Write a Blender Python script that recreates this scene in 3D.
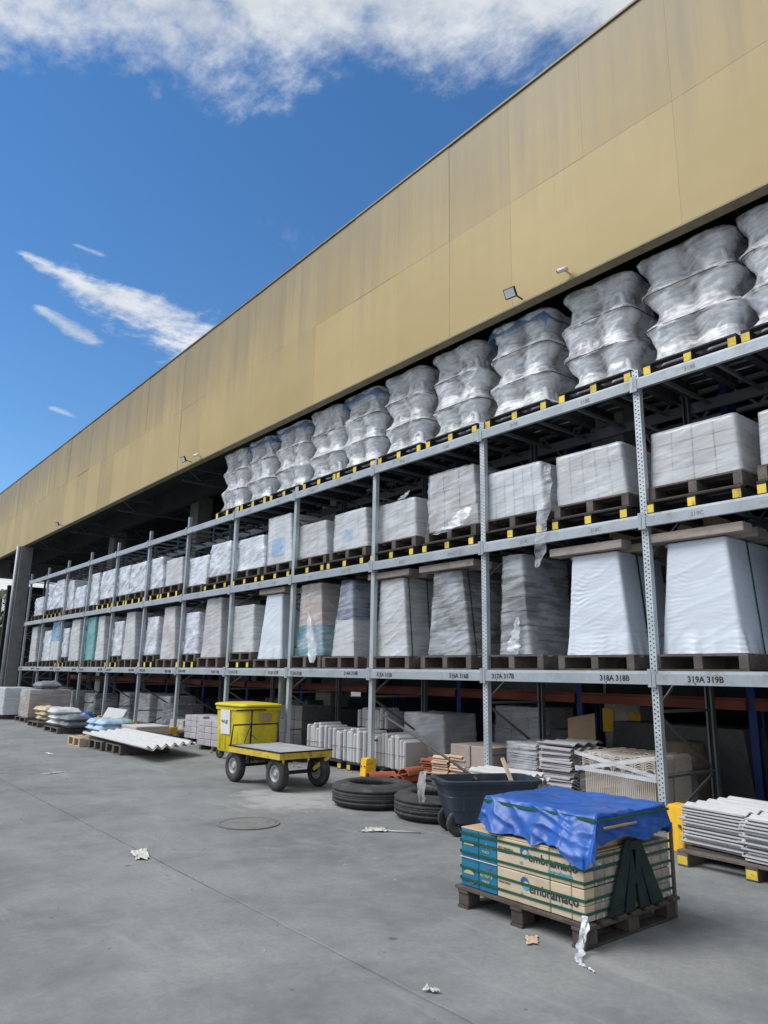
import bpy, bmesh, math, random
from mathutils import Vector, Matrix, noise as mn
rad = math.radians
SC = bpy.context.scene
COL = SC.collection
for o in list(bpy.data.objects):
    bpy.data.objects.remove(o)

# ------------------------------------------------------------------ camera
HCAM, PITCH, ROLL, YAW, FPX = 1.6, 0.2217, 0.0168, 0.682, 722.88
cam = bpy.data.cameras.new('camera'); camo = bpy.data.objects.new('camera', cam); COL.objects.link(camo)
cam.sensor_fit = 'VERTICAL'; cam.sensor_height = 36.0; cam.lens = FPX / 1024 * 36.0
cam.clip_start = 0.05; cam.clip_end = 3000
fw = Vector((math.sin(YAW) * math.cos(PITCH), math.cos(YAW) * math.cos(PITCH), math.sin(PITCH)))
rt = Vector((math.cos(YAW), -math.sin(YAW), 0)); up = rt.cross(fw)
r2 = math.cos(ROLL) * rt + math.sin(ROLL) * up; u2 = -math.sin(ROLL) * rt + math.cos(ROLL) * up
camo.matrix_world = Matrix(((r2.x, u2.x, -fw.x, 0), (r2.y, u2.y, -fw.y, 0), (r2.z, u2.z, -fw.z, HCAM), (0, 0, 0, 1)))
SC.camera = camo
SC.render.resolution_x, SC.render.resolution_y = 768, 1024
SC.render.engine = 'CYCLES'
SC.view_settings.view_transform = 'Standard'; SC.view_settings.look = 'None'
SC.view_settings.gamma = 1.0; SC.view_settings.use_curve_mapping = False
SC.view_settings.exposure = 0.42
SC.cycles.transparent_max_bounces = 12

# ------------------------------------------------------------------ sky and sun
SUN_EL, SUN_AZ = rad(50), rad(-58)          # azimuth measured from +Y towards +X
w = bpy.data.worlds.new('World'); SC.world = w; w.use_nodes = True
nt = w.node_tree; nt.nodes.clear()
def N(t, ty, **kw):
    n = t.nodes.new(ty)
    for k, v in kw.items():
        setattr(n, k, v)
    return n
def math_(t, op, a, b=None, c=None, clamp=False):
    n = N(t, 'ShaderNodeMath', operation=op); n.use_clamp = clamp
    for i, v in enumerate((a, b, c)):
        if v is None: continue
        if isinstance(v, (int, float)): n.inputs[i].default_value = v
        else: t.links.new(v, n.inputs[i])
    return n.outputs[0]
def smooth(t, v, lo, hi):
    n = N(t, 'ShaderNodeMapRange', interpolation_type='SMOOTHSTEP')
    t.links.new(v, n.inputs['Value']); n.inputs['From Min'].default_value = lo; n.inputs['From Max'].default_value = hi
    return n.outputs['Result']
sky = N(nt, 'ShaderNodeTexSky', sky_type='NISHITA'); sky.sun_disc = False
sky.sun_elevation = SUN_EL; sky.sun_rotation = SUN_AZ
sky.air_density = 1.0; sky.dust_density = 0.0; sky.ozone_density = 3.5; sky.altitude = 50
tc = N(nt, 'ShaderNodeTexCoord'); sp = N(nt, 'ShaderNodeSeparateXYZ'); nt.links.new(tc.outputs['Generated'], sp.inputs[0])
dz = math_(nt, 'MAXIMUM', sp.outputs[2], 0.03)
qx = math_(nt, 'DIVIDE', sp.outputs[0], dz); qy = math_(nt, 'DIVIDE', sp.outputs[1], dz)
cq = N(nt, 'ShaderNodeCombineXYZ'); nt.links.new(qx, cq.inputs[0]); nt.links.new(qy, cq.inputs[1])
def wnoise(scale, detail=6, rough=.58, sx=1, sy=1, off=0.0, dist=0.0, rot=0.0):
    m = N(nt, 'ShaderNodeMapping'); nt.links.new(cq.outputs[0], m.inputs[0])
    m.inputs['Scale'].default_value = (sx, sy, 1); m.inputs['Location'].default_value = (off, off * .7, 0); m.inputs['Rotation'].default_value = (0, 0, rot)
    n = N(nt, 'ShaderNodeTexNoise'); nt.links.new(m.outputs[0], n.inputs['Vector'])
    n.inputs['Scale'].default_value = scale; n.inputs['Detail'].default_value = detail; n.inputs['Roughness'].default_value = rough
    n.inputs['Distortion'].default_value = dist
    return n.outputs['Fac']
n1 = wnoise(3.2, 9, .62, dist=.35, off=3.1); n2 = wnoise(11, 8, .66, sx=1.6, off=1.7); n3 = wnoise(1.1, 3, .5, off=7.7)
n4 = wnoise(5.0, 9, .66, sx=.7, sy=1.2, rot=.3, off=2.3, dist=.5)
# wide cloud bank overhead, its ragged edge crossing the view
s = math_(nt, 'ADD', qy, math_(nt, 'MULTIPLY', qx, .78))
e = math_(nt, 'MULTIPLY', math_(nt, 'SUBTRACT', 1.31, s), 3.4)
e = math_(nt, 'MINIMUM', e, .62)
d = math_(nt, 'ADD', e, math_(nt, 'MULTIPLY', math_(nt, 'SUBTRACT', n1, .5), 1.9))
d = math_(nt, 'ADD', d, math_(nt, 'MULTIPLY', math_(nt, 'SUBTRACT', n2, .5), 1.1))
bank = smooth(nt, d, -.2, .72)
def wisp(ax, ay, bx, by, h0, h1, k):
    L = math.hypot(bx - ax, by - ay); ux, uy = (bx - ax) / L, (by - ay) / L
    t_ = math_(nt, 'ADD', math_(nt, 'MULTIPLY', math_(nt, 'SUBTRACT', qx, ax), ux), math_(nt, 'MULTIPLY', math_(nt, 'SUBTRACT', qy, ay), uy))
    v_ = math_(nt, 'ADD', math_(nt, 'MULTIPLY', math_(nt, 'SUBTRACT', qx, ax), -uy), math_(nt, 'MULTIPLY', math_(nt, 'SUBTRACT', qy, ay), ux))
    tn = math_(nt, 'DIVIDE', t_, L, clamp=True)
    over = math_(nt, 'ABSOLUTE', math_(nt, 'SUBTRACT', t_, math_(nt, 'MULTIPLY', tn, L)))
    hw = math_(nt, 'ADD', h0, math_(nt, 'MULTIPLY', tn, h1 - h0))
    r_ = math_(nt, 'DIVIDE', math_(nt, 'ADD', math_(nt, 'ABSOLUTE', v_), math_(nt, 'MULTIPLY', over, .8)), hw)
    q_ = math_(nt, 'SUBTRACT', 1.0, r_)
    q_ = math_(nt, 'ADD', q_, math_(nt, 'MULTIPLY', math_(nt, 'SUBTRACT', n4, .5), 2.8))
    q_ = math_(nt, 'ADD', q_, math_(nt, 'MULTIPLY', math_(nt, 'SUBTRACT', n2, .5), 1.9))
    return math_(nt, 'MULTIPLY', smooth(nt, q_, .0, 1.25), k)
w1 = wisp(.37, 1.83, .98, 2.02, .06, .24, .95)
w2 = wisp(.42, 2.08, .60, 2.20, .03, .045, .6)
w3 = wisp(.40, 1.69, .46, 1.69, .012, .02, .4)
w4 = wisp(.68, 2.9, .76, 2.95, .03, .03, .5)
amb = math_(nt, 'MULTIPLY', smooth(nt, math_(nt, 'ADD', n3, math_(nt, 'MULTIPLY', n4, .5)), 1.0, 1.25), .6)
low = smooth(nt, math_(nt, 'ADD', math_(nt, 'MULTIPLY', math_(nt, 'SUBTRACT', .17, sp.outputs[2]), 7.0), math_(nt, 'SUBTRACT', n1, .5)), -.1, .5)
mask = bank
for q in (w1, w2, w3, w4, amb, low):
    mask = math_(nt, 'MAXIMUM', mask, q)
cc = N(nt, 'ShaderNodeMix', data_type='RGBA')
shade = smooth(nt, math_(nt, 'ADD', math_(nt, 'MULTIPLY', n3, .7), math_(nt, 'MULTIPLY', n1, .3)), .40, .62)
nt.links.new(shade, cc.inputs[0])
cc.inputs[6].default_value = (6.4, 6.8, 7.3, 1); cc.inputs[7].default_value = (9.2, 9.5, 9.9, 1)
mx = N(nt, 'ShaderNodeMix', data_type='RGBA')
nt.links.new(mask, mx.inputs[0]); skh = N(nt, 'ShaderNodeHueSaturation'); skh.inputs['Saturation'].default_value = 1.2; skh.inputs['Value'].default_value = 1.5
nt.links.new(sky.outputs[0], skh.inputs['Color']); nt.links.new(skh.outputs[0], mx.inputs[6]); nt.links.new(cc.outputs[2], mx.inputs[7])
bg = N(nt, 'ShaderNodeBackground'); bg.inputs['Strength'].default_value = 0.075
out = N(nt, 'ShaderNodeOutputWorld'); nt.links.new(mx.outputs[2], bg.inputs['Color']); nt.links.new(bg.outputs[0], out.inputs[0])
sl = bpy.data.lights.new('sun', 'SUN'); sl.energy = 2.4; sl.angle = rad(34); sl.color = (1.0, .98, .95)
so = bpy.data.objects.new('sun', sl); COL.objects.link(so)
sd = Vector((math.sin(SUN_AZ) * math.cos(SUN_EL), math.cos(SUN_AZ) * math.cos(SUN_EL), math.sin(SUN_EL)))
so.rotation_euler = sd.to_track_quat('Z', 'Y').to_euler(); so.location = (0, 0, 30)

# ------------------------------------------------------------------ materials
MAT = {}
def base(name):
    m = bpy.data.materials.new(name); m.use_nodes = True; t = m.node_tree
    b = t.nodes['Principled BSDF']; MAT[name] = m
    tcn = N(t, 'ShaderNodeTexCoord'); oi = N(t, 'ShaderNodeObjectInfo')
    ad = N(t, 'ShaderNodeVectorMath', operation='ADD'); sc_ = N(t, 'ShaderNodeVectorMath', operation='SCALE')
    cb = N(t, 'ShaderNodeCombineXYZ')
    for i in range(3): t.links.new(oi.outputs['Random'], cb.inputs[i])
    t.links.new(cb.outputs[0], sc_.inputs[0]); sc_.inputs['Scale'].default_value = 37.0
    t.links.new(tcn.outputs['Object'], ad.inputs[0]); t.links.new(sc_.outputs[0], ad.inputs[1])
    return m, t, b, ad.outputs[0], oi.outputs['Random']
def noise(t, vec, scale, detail=4, rough=.55, st=(1, 1, 1), dist=0):
    if st != (1, 1, 1):
        m = N(t, 'ShaderNodeMapping'); t.links.new(vec, m.inputs[0]); m.inputs['Scale'].default_value = st; vec = m.outputs[0]
    n = N(t, 'ShaderNodeTexNoise'); t.links.new(vec, n.inputs['Vector'])
    n.inputs['Scale'].default_value = scale; n.inputs['Detail'].default_value = detail; n.inputs['Roughness'].default_value = rough; n.inputs['Distortion'].default_value = dist
    return n.outputs['Fac']
def mixc(t, f, a, b):
    n = N(t, 'ShaderNodeMix', data_type='RGBA')
    if isinstance(f, float): n.inputs[0].default_value = f
    else: t.links.new(f, n.inputs[0])
    for i, v in ((6, a), (7, b)):
        if isinstance(v, tuple): n.inputs[i].default_value = (*v[:3], 1)
        else: t.links.new(v, n.inputs[i])
    return n.outputs[2]
def bump(t, b, h, s, d=.02):
    n = N(t, 'ShaderNodeBump'); n.inputs['Strength'].default_value = s; n.inputs['Distance'].default_value = d
    t.links.new(h, n.inputs['Height']); t.links.new(n.outputs[0], b.inputs['Normal'])
    return n.outputs[0]
def gm(name, c, v=.18, scale=3.0, rough=.65, metal=0.0, bs=.25, bscale=40, st=(1, 1, 1), dirt=None, dk=.5, rv=.12, spec=.4):
    """plain painted / raw surface: two scales of tone, per-object tone, optional dirt, fine relief"""
    m, t, b, vec, rnd = base(name)
    f1 = noise(t, vec, scale, 5, .6, st); f2 = noise(t, vec, scale * 9, 4, .6, st)
    f = math_(t, 'ADD', math_(t, 'MULTIPLY', f1, .65), math_(t, 'MULTIPLY', f2, .35))
    f = smooth(t, f, .3, .7)
    col = mixc(t, f, tuple(x * (1 - v) for x in c), tuple(min(1, x * (1 + v)) for x in c))
    hs = N(t, 'ShaderNodeHueSaturation'); t.links.new(col, hs.inputs['Color'])
    t.links.new(math_(t, 'ADD', 1 - rv, math_(t, 'MULTIPLY', rnd, 2 * rv)), hs.inputs['Value'])
    col = hs.outputs[0]
    if dirt:
        fd = smooth(t, noise(t, vec, scale * 1.7, 7, .68), .52, .72)
        col = mixc(t, math_(t, 'MULTIPLY', fd, dk), col, dirt)
    t.links.new(col, b.inputs['Base Color'])
    b.inputs['Roughness'].default_value = rough; b.inputs['Metallic'].default_value = metal; b.inputs['Specular IOR Level'].default_value = spec
    if bs: bump(t, b, noise(t, vec, bscale, 4, .6, st), bs, .01)
    return m
gm('steel', (.33, .37, .41), .14, 2, .5, .25, .15, 60, dirt=(.19, .17, .15), dk=.6, rv=.04)
gm('steel_shade', (.11, .125, .14), .12, 2, .55, .25, .1, 60, dirt=(.12, .1, .09), rv=.04)  # rack steel for rear and inner parts, shade put into the colour
gm('rack_blue', (.012, .035, .16), .15, 2, .5, .1, .1, dirt=(.05, .05, .07))
gm('rack_orange', (.15, .035, .018), .15, 2, .55, .1, .1, dirt=(.12, .06, .04))
gm('guard_yellow', (.72, .42, .02), .12, 3, .55, 0, .15, dirt=(.12, .09, .05), dk=.6)
gm('yellow_paint', (.68, .50, .06), .14, 5, .6, 0, .3, dirt=(.10, .08, .05), dk=.75, rv=.16)
gm('black_wood', (.030, .029, .030), .4, 5, .85, 0, .5, 60, (1, 1, 1), dirt=(.10, .09, .08), dk=.5)
gm('old_wood', (.105, .09, .08), .35, 6, .85, 0, .6, 70, dirt=(.07, .06, .05), dk=.6, rv=.2)
gm('dark_wood', (.075, .063, .055), .35, 6, .85, 0, .6, 70, dirt=(.03, .027, .025), dk=.6, rv=.2)
gm('pale_wood', (.45, .36, .25), .25, 6, .8, 0, .5, 70, dirt=(.16, .13, .10), dk=.4, rv=.15)
gm('plank', (.27, .235, .215), .3, 3, .85, 0, .6, 50, (1, .25, 2), dirt=(.10, .085, .075), dk=.55, rv=.12)
gm('carton', (.47, .35, .22), .12, 4, .8, 0, .2, 60, dirt=(.28, .21, .14), dk=.35)
gm('carton_brown', (.36, .25, .16), .12, 4, .82, 0, .2, 60, dirt=(.2, .15, .1), dk=.4)
gm('carton_shade', (.17, .125, .09), .15, 4, .82, 0, .2, 60, dirt=(.1, .08, .06), dk=.5)  # brown board colour lowered to stand for the shade on the drum
gm('carton_grey', (.40, .395, .385), .10, 4, .8, 0, .2, 60, dirt=(.33, .31, .29), dk=.4, rv=.10)
gm('carton_white', (.50, .51, .53), .08, 4, .75, 0, .2, 60, dirt=(.45, .44, .42), dk=.3, rv=.10)
gm('carton_pink', (.36, .30, .275), .12, 5, .8, 0, .2, 60, dirt=(.35, .28, .25), dk=.4)
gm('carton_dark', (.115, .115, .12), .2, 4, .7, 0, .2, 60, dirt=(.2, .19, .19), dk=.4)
gm('carton_mid', (.13, .135, .14), .2, 4, .7, 0, .2, 60, dirt=(.22, .22, .22), dk=.4)
gm('carton_teal', (.04, .22, .27), .12, 4, .7, 0, .2, 60)
gm('carton_navy', (.02, .05, .14), .12, 4, .7, 0, .2, 60)
gm('carton_blue', (.08, .24, .46), .12, 4, .7, 0, .2, 60)
gm('carton_purple', (.40, .40, .62), .2, 4, .7, 0, .2, 60)
gm('cream_print', (.50, .415, .30), .10, 3, .75, 0, .15, 50, dirt=(.42, .30, .18), dk=.45, rv=.05)
gm('teal_print', (.012, .15, .27), .12, 3, .6, 0, .1, 50, dirt=(.02, .12, .2), dk=.4, rv=.05)
gm('ink', (.025, .04, .06), .1, 4, .8, 0, 0)
gm('ink_teal', (.06, .30, .42), .1, 4, .8, 0, 0)
gm('ink_blue', (.02, .10, .30), .1, 4, .8, 0, 0)
gm('ink_gold', (.42, .44, .22), .1, 4, .8, 0, 0)
gm('ink_red', (.28, .06, .12), .1, 4, .8, 0, 0)
gm('marker', (.018, .018, .022), .1, 4, .6, 0, 0)
gm('marker_faint', (.17, .185, .20), .2, 9, .7, 0, 0)
gm('strap_green', (.014, .085, .055), .15, 8, .4, 0, .1)
gm('strap_dark', (.03, .03, .03), .15, 8, .4, 0, .1)
gm('black_metal', (.02, .02, .022), .2, 4, .5, .3, .1, dirt=(.07, .05, .04))
gm('black_board', (.008, .022, .023), .3, 4, .6, 0, .2, dirt=(.05, .05, .05), dk=.4)
gm('rubber', (.042, .042, .044), .25, 5, .82, 0, .4, 60, dirt=(.13, .125, .12), dk=.7)
gm('rim_grey', (.28, .29, .30), .15, 6, .5, .4, .1, dirt=(.1, .09, .08))
gm('cart_yellow', (.52, .37, .05), .18, 4, .6, .0, .2, dirt=(.11, .075, .045), dk=.85)
gm('deck_sheet', (.46, .47, .48), .15, 3, .5, .35, .15, dirt=(.25, .23, .21), dk=.5)
gm('bin_yellow', (.60, .49, .015), .08, 2, .45, 0, .06, 30, dirt=(.26, .20, .04), dk=.6, rv=.02)
gm('bin_label', (.75, .76, .78), .04, 4, .5, 0, 0)
gm('skip_blue', (.028, .041, .064), .16, 3, .5, 0, .15, 40, dirt=(.13, .13, .13), dk=.4)
gm('terracotta', (.36, .105, .055), .22, 5, .85, 0, .3, 60, dirt=(.20, .08, .05), rv=.15)
gm('clay_cream', (.56, .40, .28), .16, 5, .85, 0, .3, 60, dirt=(.36, .2, .13), rv=.12)
gm('clay_beige', (.55, .47, .37), .14, 5, .85, 0, .3, 60, dirt=(.35, .27, .2), rv=.1)
gm('fibre_white', (.50, .505, .515), .08, 4, .75, 0, .2, 60, dirt=(.42, .41, .40), dk=.4, rv=.06)
gm('fibre_grey', (.40, .385, .41), .12, 4, .8, 0, .25, 60, dirt=(.26, .25, .26), dk=.4, rv=.08)
gm('ceramic', (.66, .68, .71), .03, 4, .16, 0, 0, rv=.03, spec=.6)
gm('concrete_post', (.33, .325, .31), .2, 3, .85, 0, .3, 30, dirt=(.16, .155, .15), dk=.6)
gm('concrete_dark', (.17, .172, .178), .2, 3, .85, 0, .3, 30, dirt=(.08, .08, .08), dk=.6)
gm('interior_shade', (.022, .024, .027), .25, 1, .85, 0, .2, 10)  # near-black, the gloom of the interior put into the colour
gm('truss_metal', (.42, .45, .47), .12, 2, .55, .2, .1, dirt=(.2, .2, .2))
gm('trim_dark', (.20, .165, .10), .15, 3, .55, .1, .1, dirt=(.1, .085, .06))
gm('cloth_grey', (.24, .24, .24), .3, 6, .9, 0, .6, 25, rv=.1)
gm('sack_white', (.55, .57, .60), .12, 6, .6, 0, .7, 14, dirt=(.36, .36, .37), rv=.1)
gm('sack_grey', (.16, .18, .21), .15, 5, .5, 0, .6, 14, rv=.1)
gm('sack_blue', (.34, .47, .62), .22, 6, .5, 0, .8, 14, dirt=(.6, .62, .65), rv=.1)
gm('sack_beige', (.47, .40, .27), .2, 6, .8, 0, .8, 18, dirt=(.3, .25, .17), rv=.1)
gm('sack_teal', (.22, .40, .38), .2, 6, .6, 0, .8, 18)
gm('paper', (.52, .52, .50), .1, 8, .8, 0, .3, 50, dirt=(.4, .39, .37))
gm('cardboard_scrap', (.50, .38, .26), .15, 8, .85, 0, .3, 50)
gm('lamp_glass', (.62, .66, .70), .06, 4, .15, 0, 0, spec=.7)
gm('camera_white', (.70, .70, .70), .05, 4, .4, 0, 0)
gm('wall_yellow', (.46, .36, .08), .15, .6, .85, 0, .2, 10, dirt=(.25, .2, .06))
gm('leaf', (.05, .085, .03), .45, 1.2, .6, 0, 0, rv=.1)
gm('leaf_palm', (.06, .10, .04), .35, 1.2, .5, 0, 0)
gm('bark', (.12, .095, .07), .3, 5, .9, 0, .6, 20)
gm('manhole', (.175, .172, .168), .2, 6, .75, .1, .4, 50, dirt=(.11, .105, .1))
# printed carton ends: grey-brown board with pale rounded marks
def print_end():
    m, t, b, vec, rnd = base('carton_end')
    f = smooth(t, noise(t, vec, 9, 3, .5), .35, .65)
    col = mixc(t, f, (.24, .21, .18), (.36, .32, .27))
    tcn = N(t, 'ShaderNodeTexCoord'); sp_ = N(t, 'ShaderNodeSeparateXYZ'); t.links.new(tcn.outputs['Object'], sp_.inputs[0])
    u = math_(t, 'DIVIDE', sp_.outputs[0], .042); v = math_(t, 'DIVIDE', sp_.outputs[2], .034)
    r_ = math_(t, 'SQRT', math_(t, 'ADD', math_(t, 'POWER', math_(t, 'ABSOLUTE', u), 2.6), math_(t, 'POWER', math_(t, 'ABSOLUTE', v), 2.6)))
    ring = math_(t, 'MULTIPLY', math_(t, 'GREATER_THAN', r_, .62), math_(t, 'LESS_THAN', r_, .98))
    wear = smooth(t, noise(t, vec, 30, 3, .6), .38, .6)
    col = mixc(t, math_(t, 'MULTIPLY', math_(t, 'MULTIPLY', ring, wear), .75), col, (.66, .66, .65))
    t.links.new(col, b.inputs['Base Color']); b.inputs['Roughness'].default_value = .8
print_end()
# galvanised upright with punched slots (the slots are really open)
def perforated():
    m, t, b, vec, rnd = base('upright_perforated')
    f = smooth(t, noise(t, vec, 3, 5, .6), .3, .7)
    t.links.new(mixc(t, f, (.40, .45, .48), (.52, .57, .60)), b.inputs['Base Color'])
    b.inputs['Metallic'].default_value = .3; b.inputs['Roughness'].default_value = .45
    tcn = N(t, 'ShaderNodeTexCoord'); sp_ = N(t, 'ShaderNodeSeparateXYZ'); t.links.new(tcn.outputs['Object'], sp_.inputs[0])
    ay = math_(t, 'ABSOLUTE', sp_.outputs[1])
    zz = math_(t, 'ADD', sp_.outputs[2], math_(t, 'MULTIPLY', math_(t, 'SIGN', sp_.outputs[1]), .0125))
    fz = math_(t, 'ABSOLUTE', math_(t, 'SUBTRACT', math_(t, 'FRACT', math_(t, 'DIVIDE', zz, .05)), .5))
    h = math_(t, 'MULTIPLY', math_(t, 'LESS_THAN', fz, .17), math_(t, 'LESS_THAN', math_(t, 'ABSOLUTE', math_(t, 'SUBTRACT', ay, .019)), .0085))
    tr = N(t, 'ShaderNodeBsdfTransparent'); ms = N(t, 'ShaderNodeMixShader')
    t.links.new(h, ms.inputs[0]); t.links.new(b.outputs[0], ms.inputs[1]); t.links.new(tr.outputs[0], ms.inputs[2])
    t.links.new(ms.outputs[0], t.nodes['Material Output'].inputs['Surface'])
perforated()
# stretch film: patchy, streaked, glossy white haze over whatever it wraps
def film(name, c, lo, hi, st=(1, 1, 3), sc=3.0, rough=.32, bs=.5, ior=1.8):
    m, t, b, vec, rnd = base(name)
    a1 = noise(t, vec, sc, 4, .5, (st[0], st[1], st[2]), .25)
    rot = N(t, 'ShaderNodeMapping'); t.links.new(vec, rot.inputs[0]); rot.inputs['Rotation'].default_value = (rad(9), 0, 0)
    a2 = noise(t, rot.outputs[0], sc * 3, 3, .5, (.35, .35, st[2] * 2.4), .15)          # diagonal pull lines
    f = smooth(t, math_(t, 'ADD', math_(t, 'MULTIPLY', a1, .6), math_(t, 'MULTIPLY', a2, .4)), .36, .64)
    op = math_(t, 'ADD', lo, math_(t, 'MULTIPLY', f, hi - lo))
    col = mixc(t, f, tuple(x * .93 for x in c), c)
    t.links.new(col, b.inputs['Base Color']); b.inputs['Roughness'].default_value = rough; b.inputs['IOR'].default_value = ior
    hgt = math_(t, 'ADD', math_(t, 'MULTIPLY', a2, .8), math_(t, 'MULTIPLY', noise(t, vec, sc * 2.2, 2, .4, st, 1.2), .8))
    bump(t, b, hgt, bs * .55, .03)
    tr = N(t, 'ShaderNodeBsdfTransparent'); ms = N(t, 'ShaderNodeMixShader')
    t.links.new(op, ms.inputs[0]); t.links.new(tr.outputs[0], ms.inputs[1]); t.links.new(b.outputs[0], ms.inputs[2])
    t.links.new(ms.outputs[0], t.nodes['Material Output'].inputs['Surface'])
film('film_haze', (.78, .83, .90), .30, .58, (1, 1, 1.8), 1.6)
film('film_thin', (.74, .79, .86), .03, .50, (1, 1, 1.5), 1.7)
film('film_clear', (.66, .72, .80), .03, .22, (1, 1, 2), 2.6)
film('film_thick', (.72, .77, .85), .55, .92, (1, 1, 1.4), 3, bs=.7)
film('film_opaque', (.60, .66, .75), .97, 1.0, (.7, .7, 2.5), 2.0, .38, .16)
film('film_toilet', (.82, .85, .90), .26, .82, (1, 1, .9), 4.0, .30, .8, 1.6)
film('film_blue', (.12, .27, .52), .50, .9, (1, 1, 1), 5, .3, .6)
film('film_teal', (.16, .40, .42), .8, 1, (2, 2, .6), 4, .35, .8)
film('film_purple', (.45, .46, .66), .3, .9, (1, 1, 1), 5, .3, .6)
def tarp_mat():
    m, t, b, vec, rnd = base('tarp_blue')
    f = smooth(t, noise(t, vec, 6, 5, .6), .3, .7)
    dust = math_(t, 'MULTIPLY', smooth(t, noise(t, vec, 4, 6, .7), .5, .75), .35)
    col = mixc(t, dust, mixc(t, f, (.010, .068, .30), (.016, .10, .42)), (.18, .22, .33))
    t.links.new(col, b.inputs['Base Color']); b.inputs['Roughness'].default_value = .42; b.inputs['Specular IOR Level'].default_value = .5
    bump(t, b, math_(t, 'ADD', noise(t, vec, 9, 5, .6, (1, 1, 1), 1.0), math_(t, 'MULTIPLY', noise(t, vec, 260, 1, .5), .05)), .14, .03)
tarp_mat()
def cladding():
    m, t, b, vec, rnd = base('cladding_ochre')
    geo = N(t, 'ShaderNodeNewGeometry'); sp_ = N(t, 'ShaderNodeSeparateXYZ'); t.links.new(geo.outputs['Position'], sp_.inputs[0])
    gp = geo.outputs['Position']
    streak = smooth(t, noise(t, gp, 2.2, 6, .65, (1, 1.6, .07)), .25, .85)
    fine = smooth(t, noise(t, gp, 9, 5, .65, (1, 1.3, .05)), .25, .85)
    blot = smooth(t, noise(t, gp, .35, 5, .6, (1, 1, 1.6)), .3, .7)
    col = mixc(t, blot, (.37, .28, .122), (.41, .312, .143))
    hs = N(t, 'ShaderNodeHueSaturation'); t.links.new(col, hs.inputs['Color'])
    t.links.new(math_(t, 'ADD', .90, math_(t, 'MULTIPLY', rnd, .20)), hs.inputs['Value'])
    # rain-washed grime that hangs down from the parapet
    hgt = smooth(t, math_(t, 'ADD', sp_.outputs[2], math_(t, 'MULTIPLY', math_(t, 'SUBTRACT', streak, .5), 1.2)), 7.6, 10.2)
    g = math_(t, 'MULTIPLY', hgt, math_(t, 'ADD', .62, math_(t, 'MULTIPLY', streak, .25)))
    g = math_(t, 'ADD', g, math_(t, 'MULTIPLY', math_(t, 'MULTIPLY', fine, streak), .12), clamp=True)
    col = mixc(t, g, hs.outputs[0], (.205, .172, .11))
    t.links.new(col, b.inputs['Base Color']); b.inputs['Roughness'].default_value = .55; b.inputs['Specular IOR Level'].default_value = .35
    bump(t, b, noise(t, gp, .9, 3, .5, (1, 1, .5)), .22, .06)
cladding()
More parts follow.
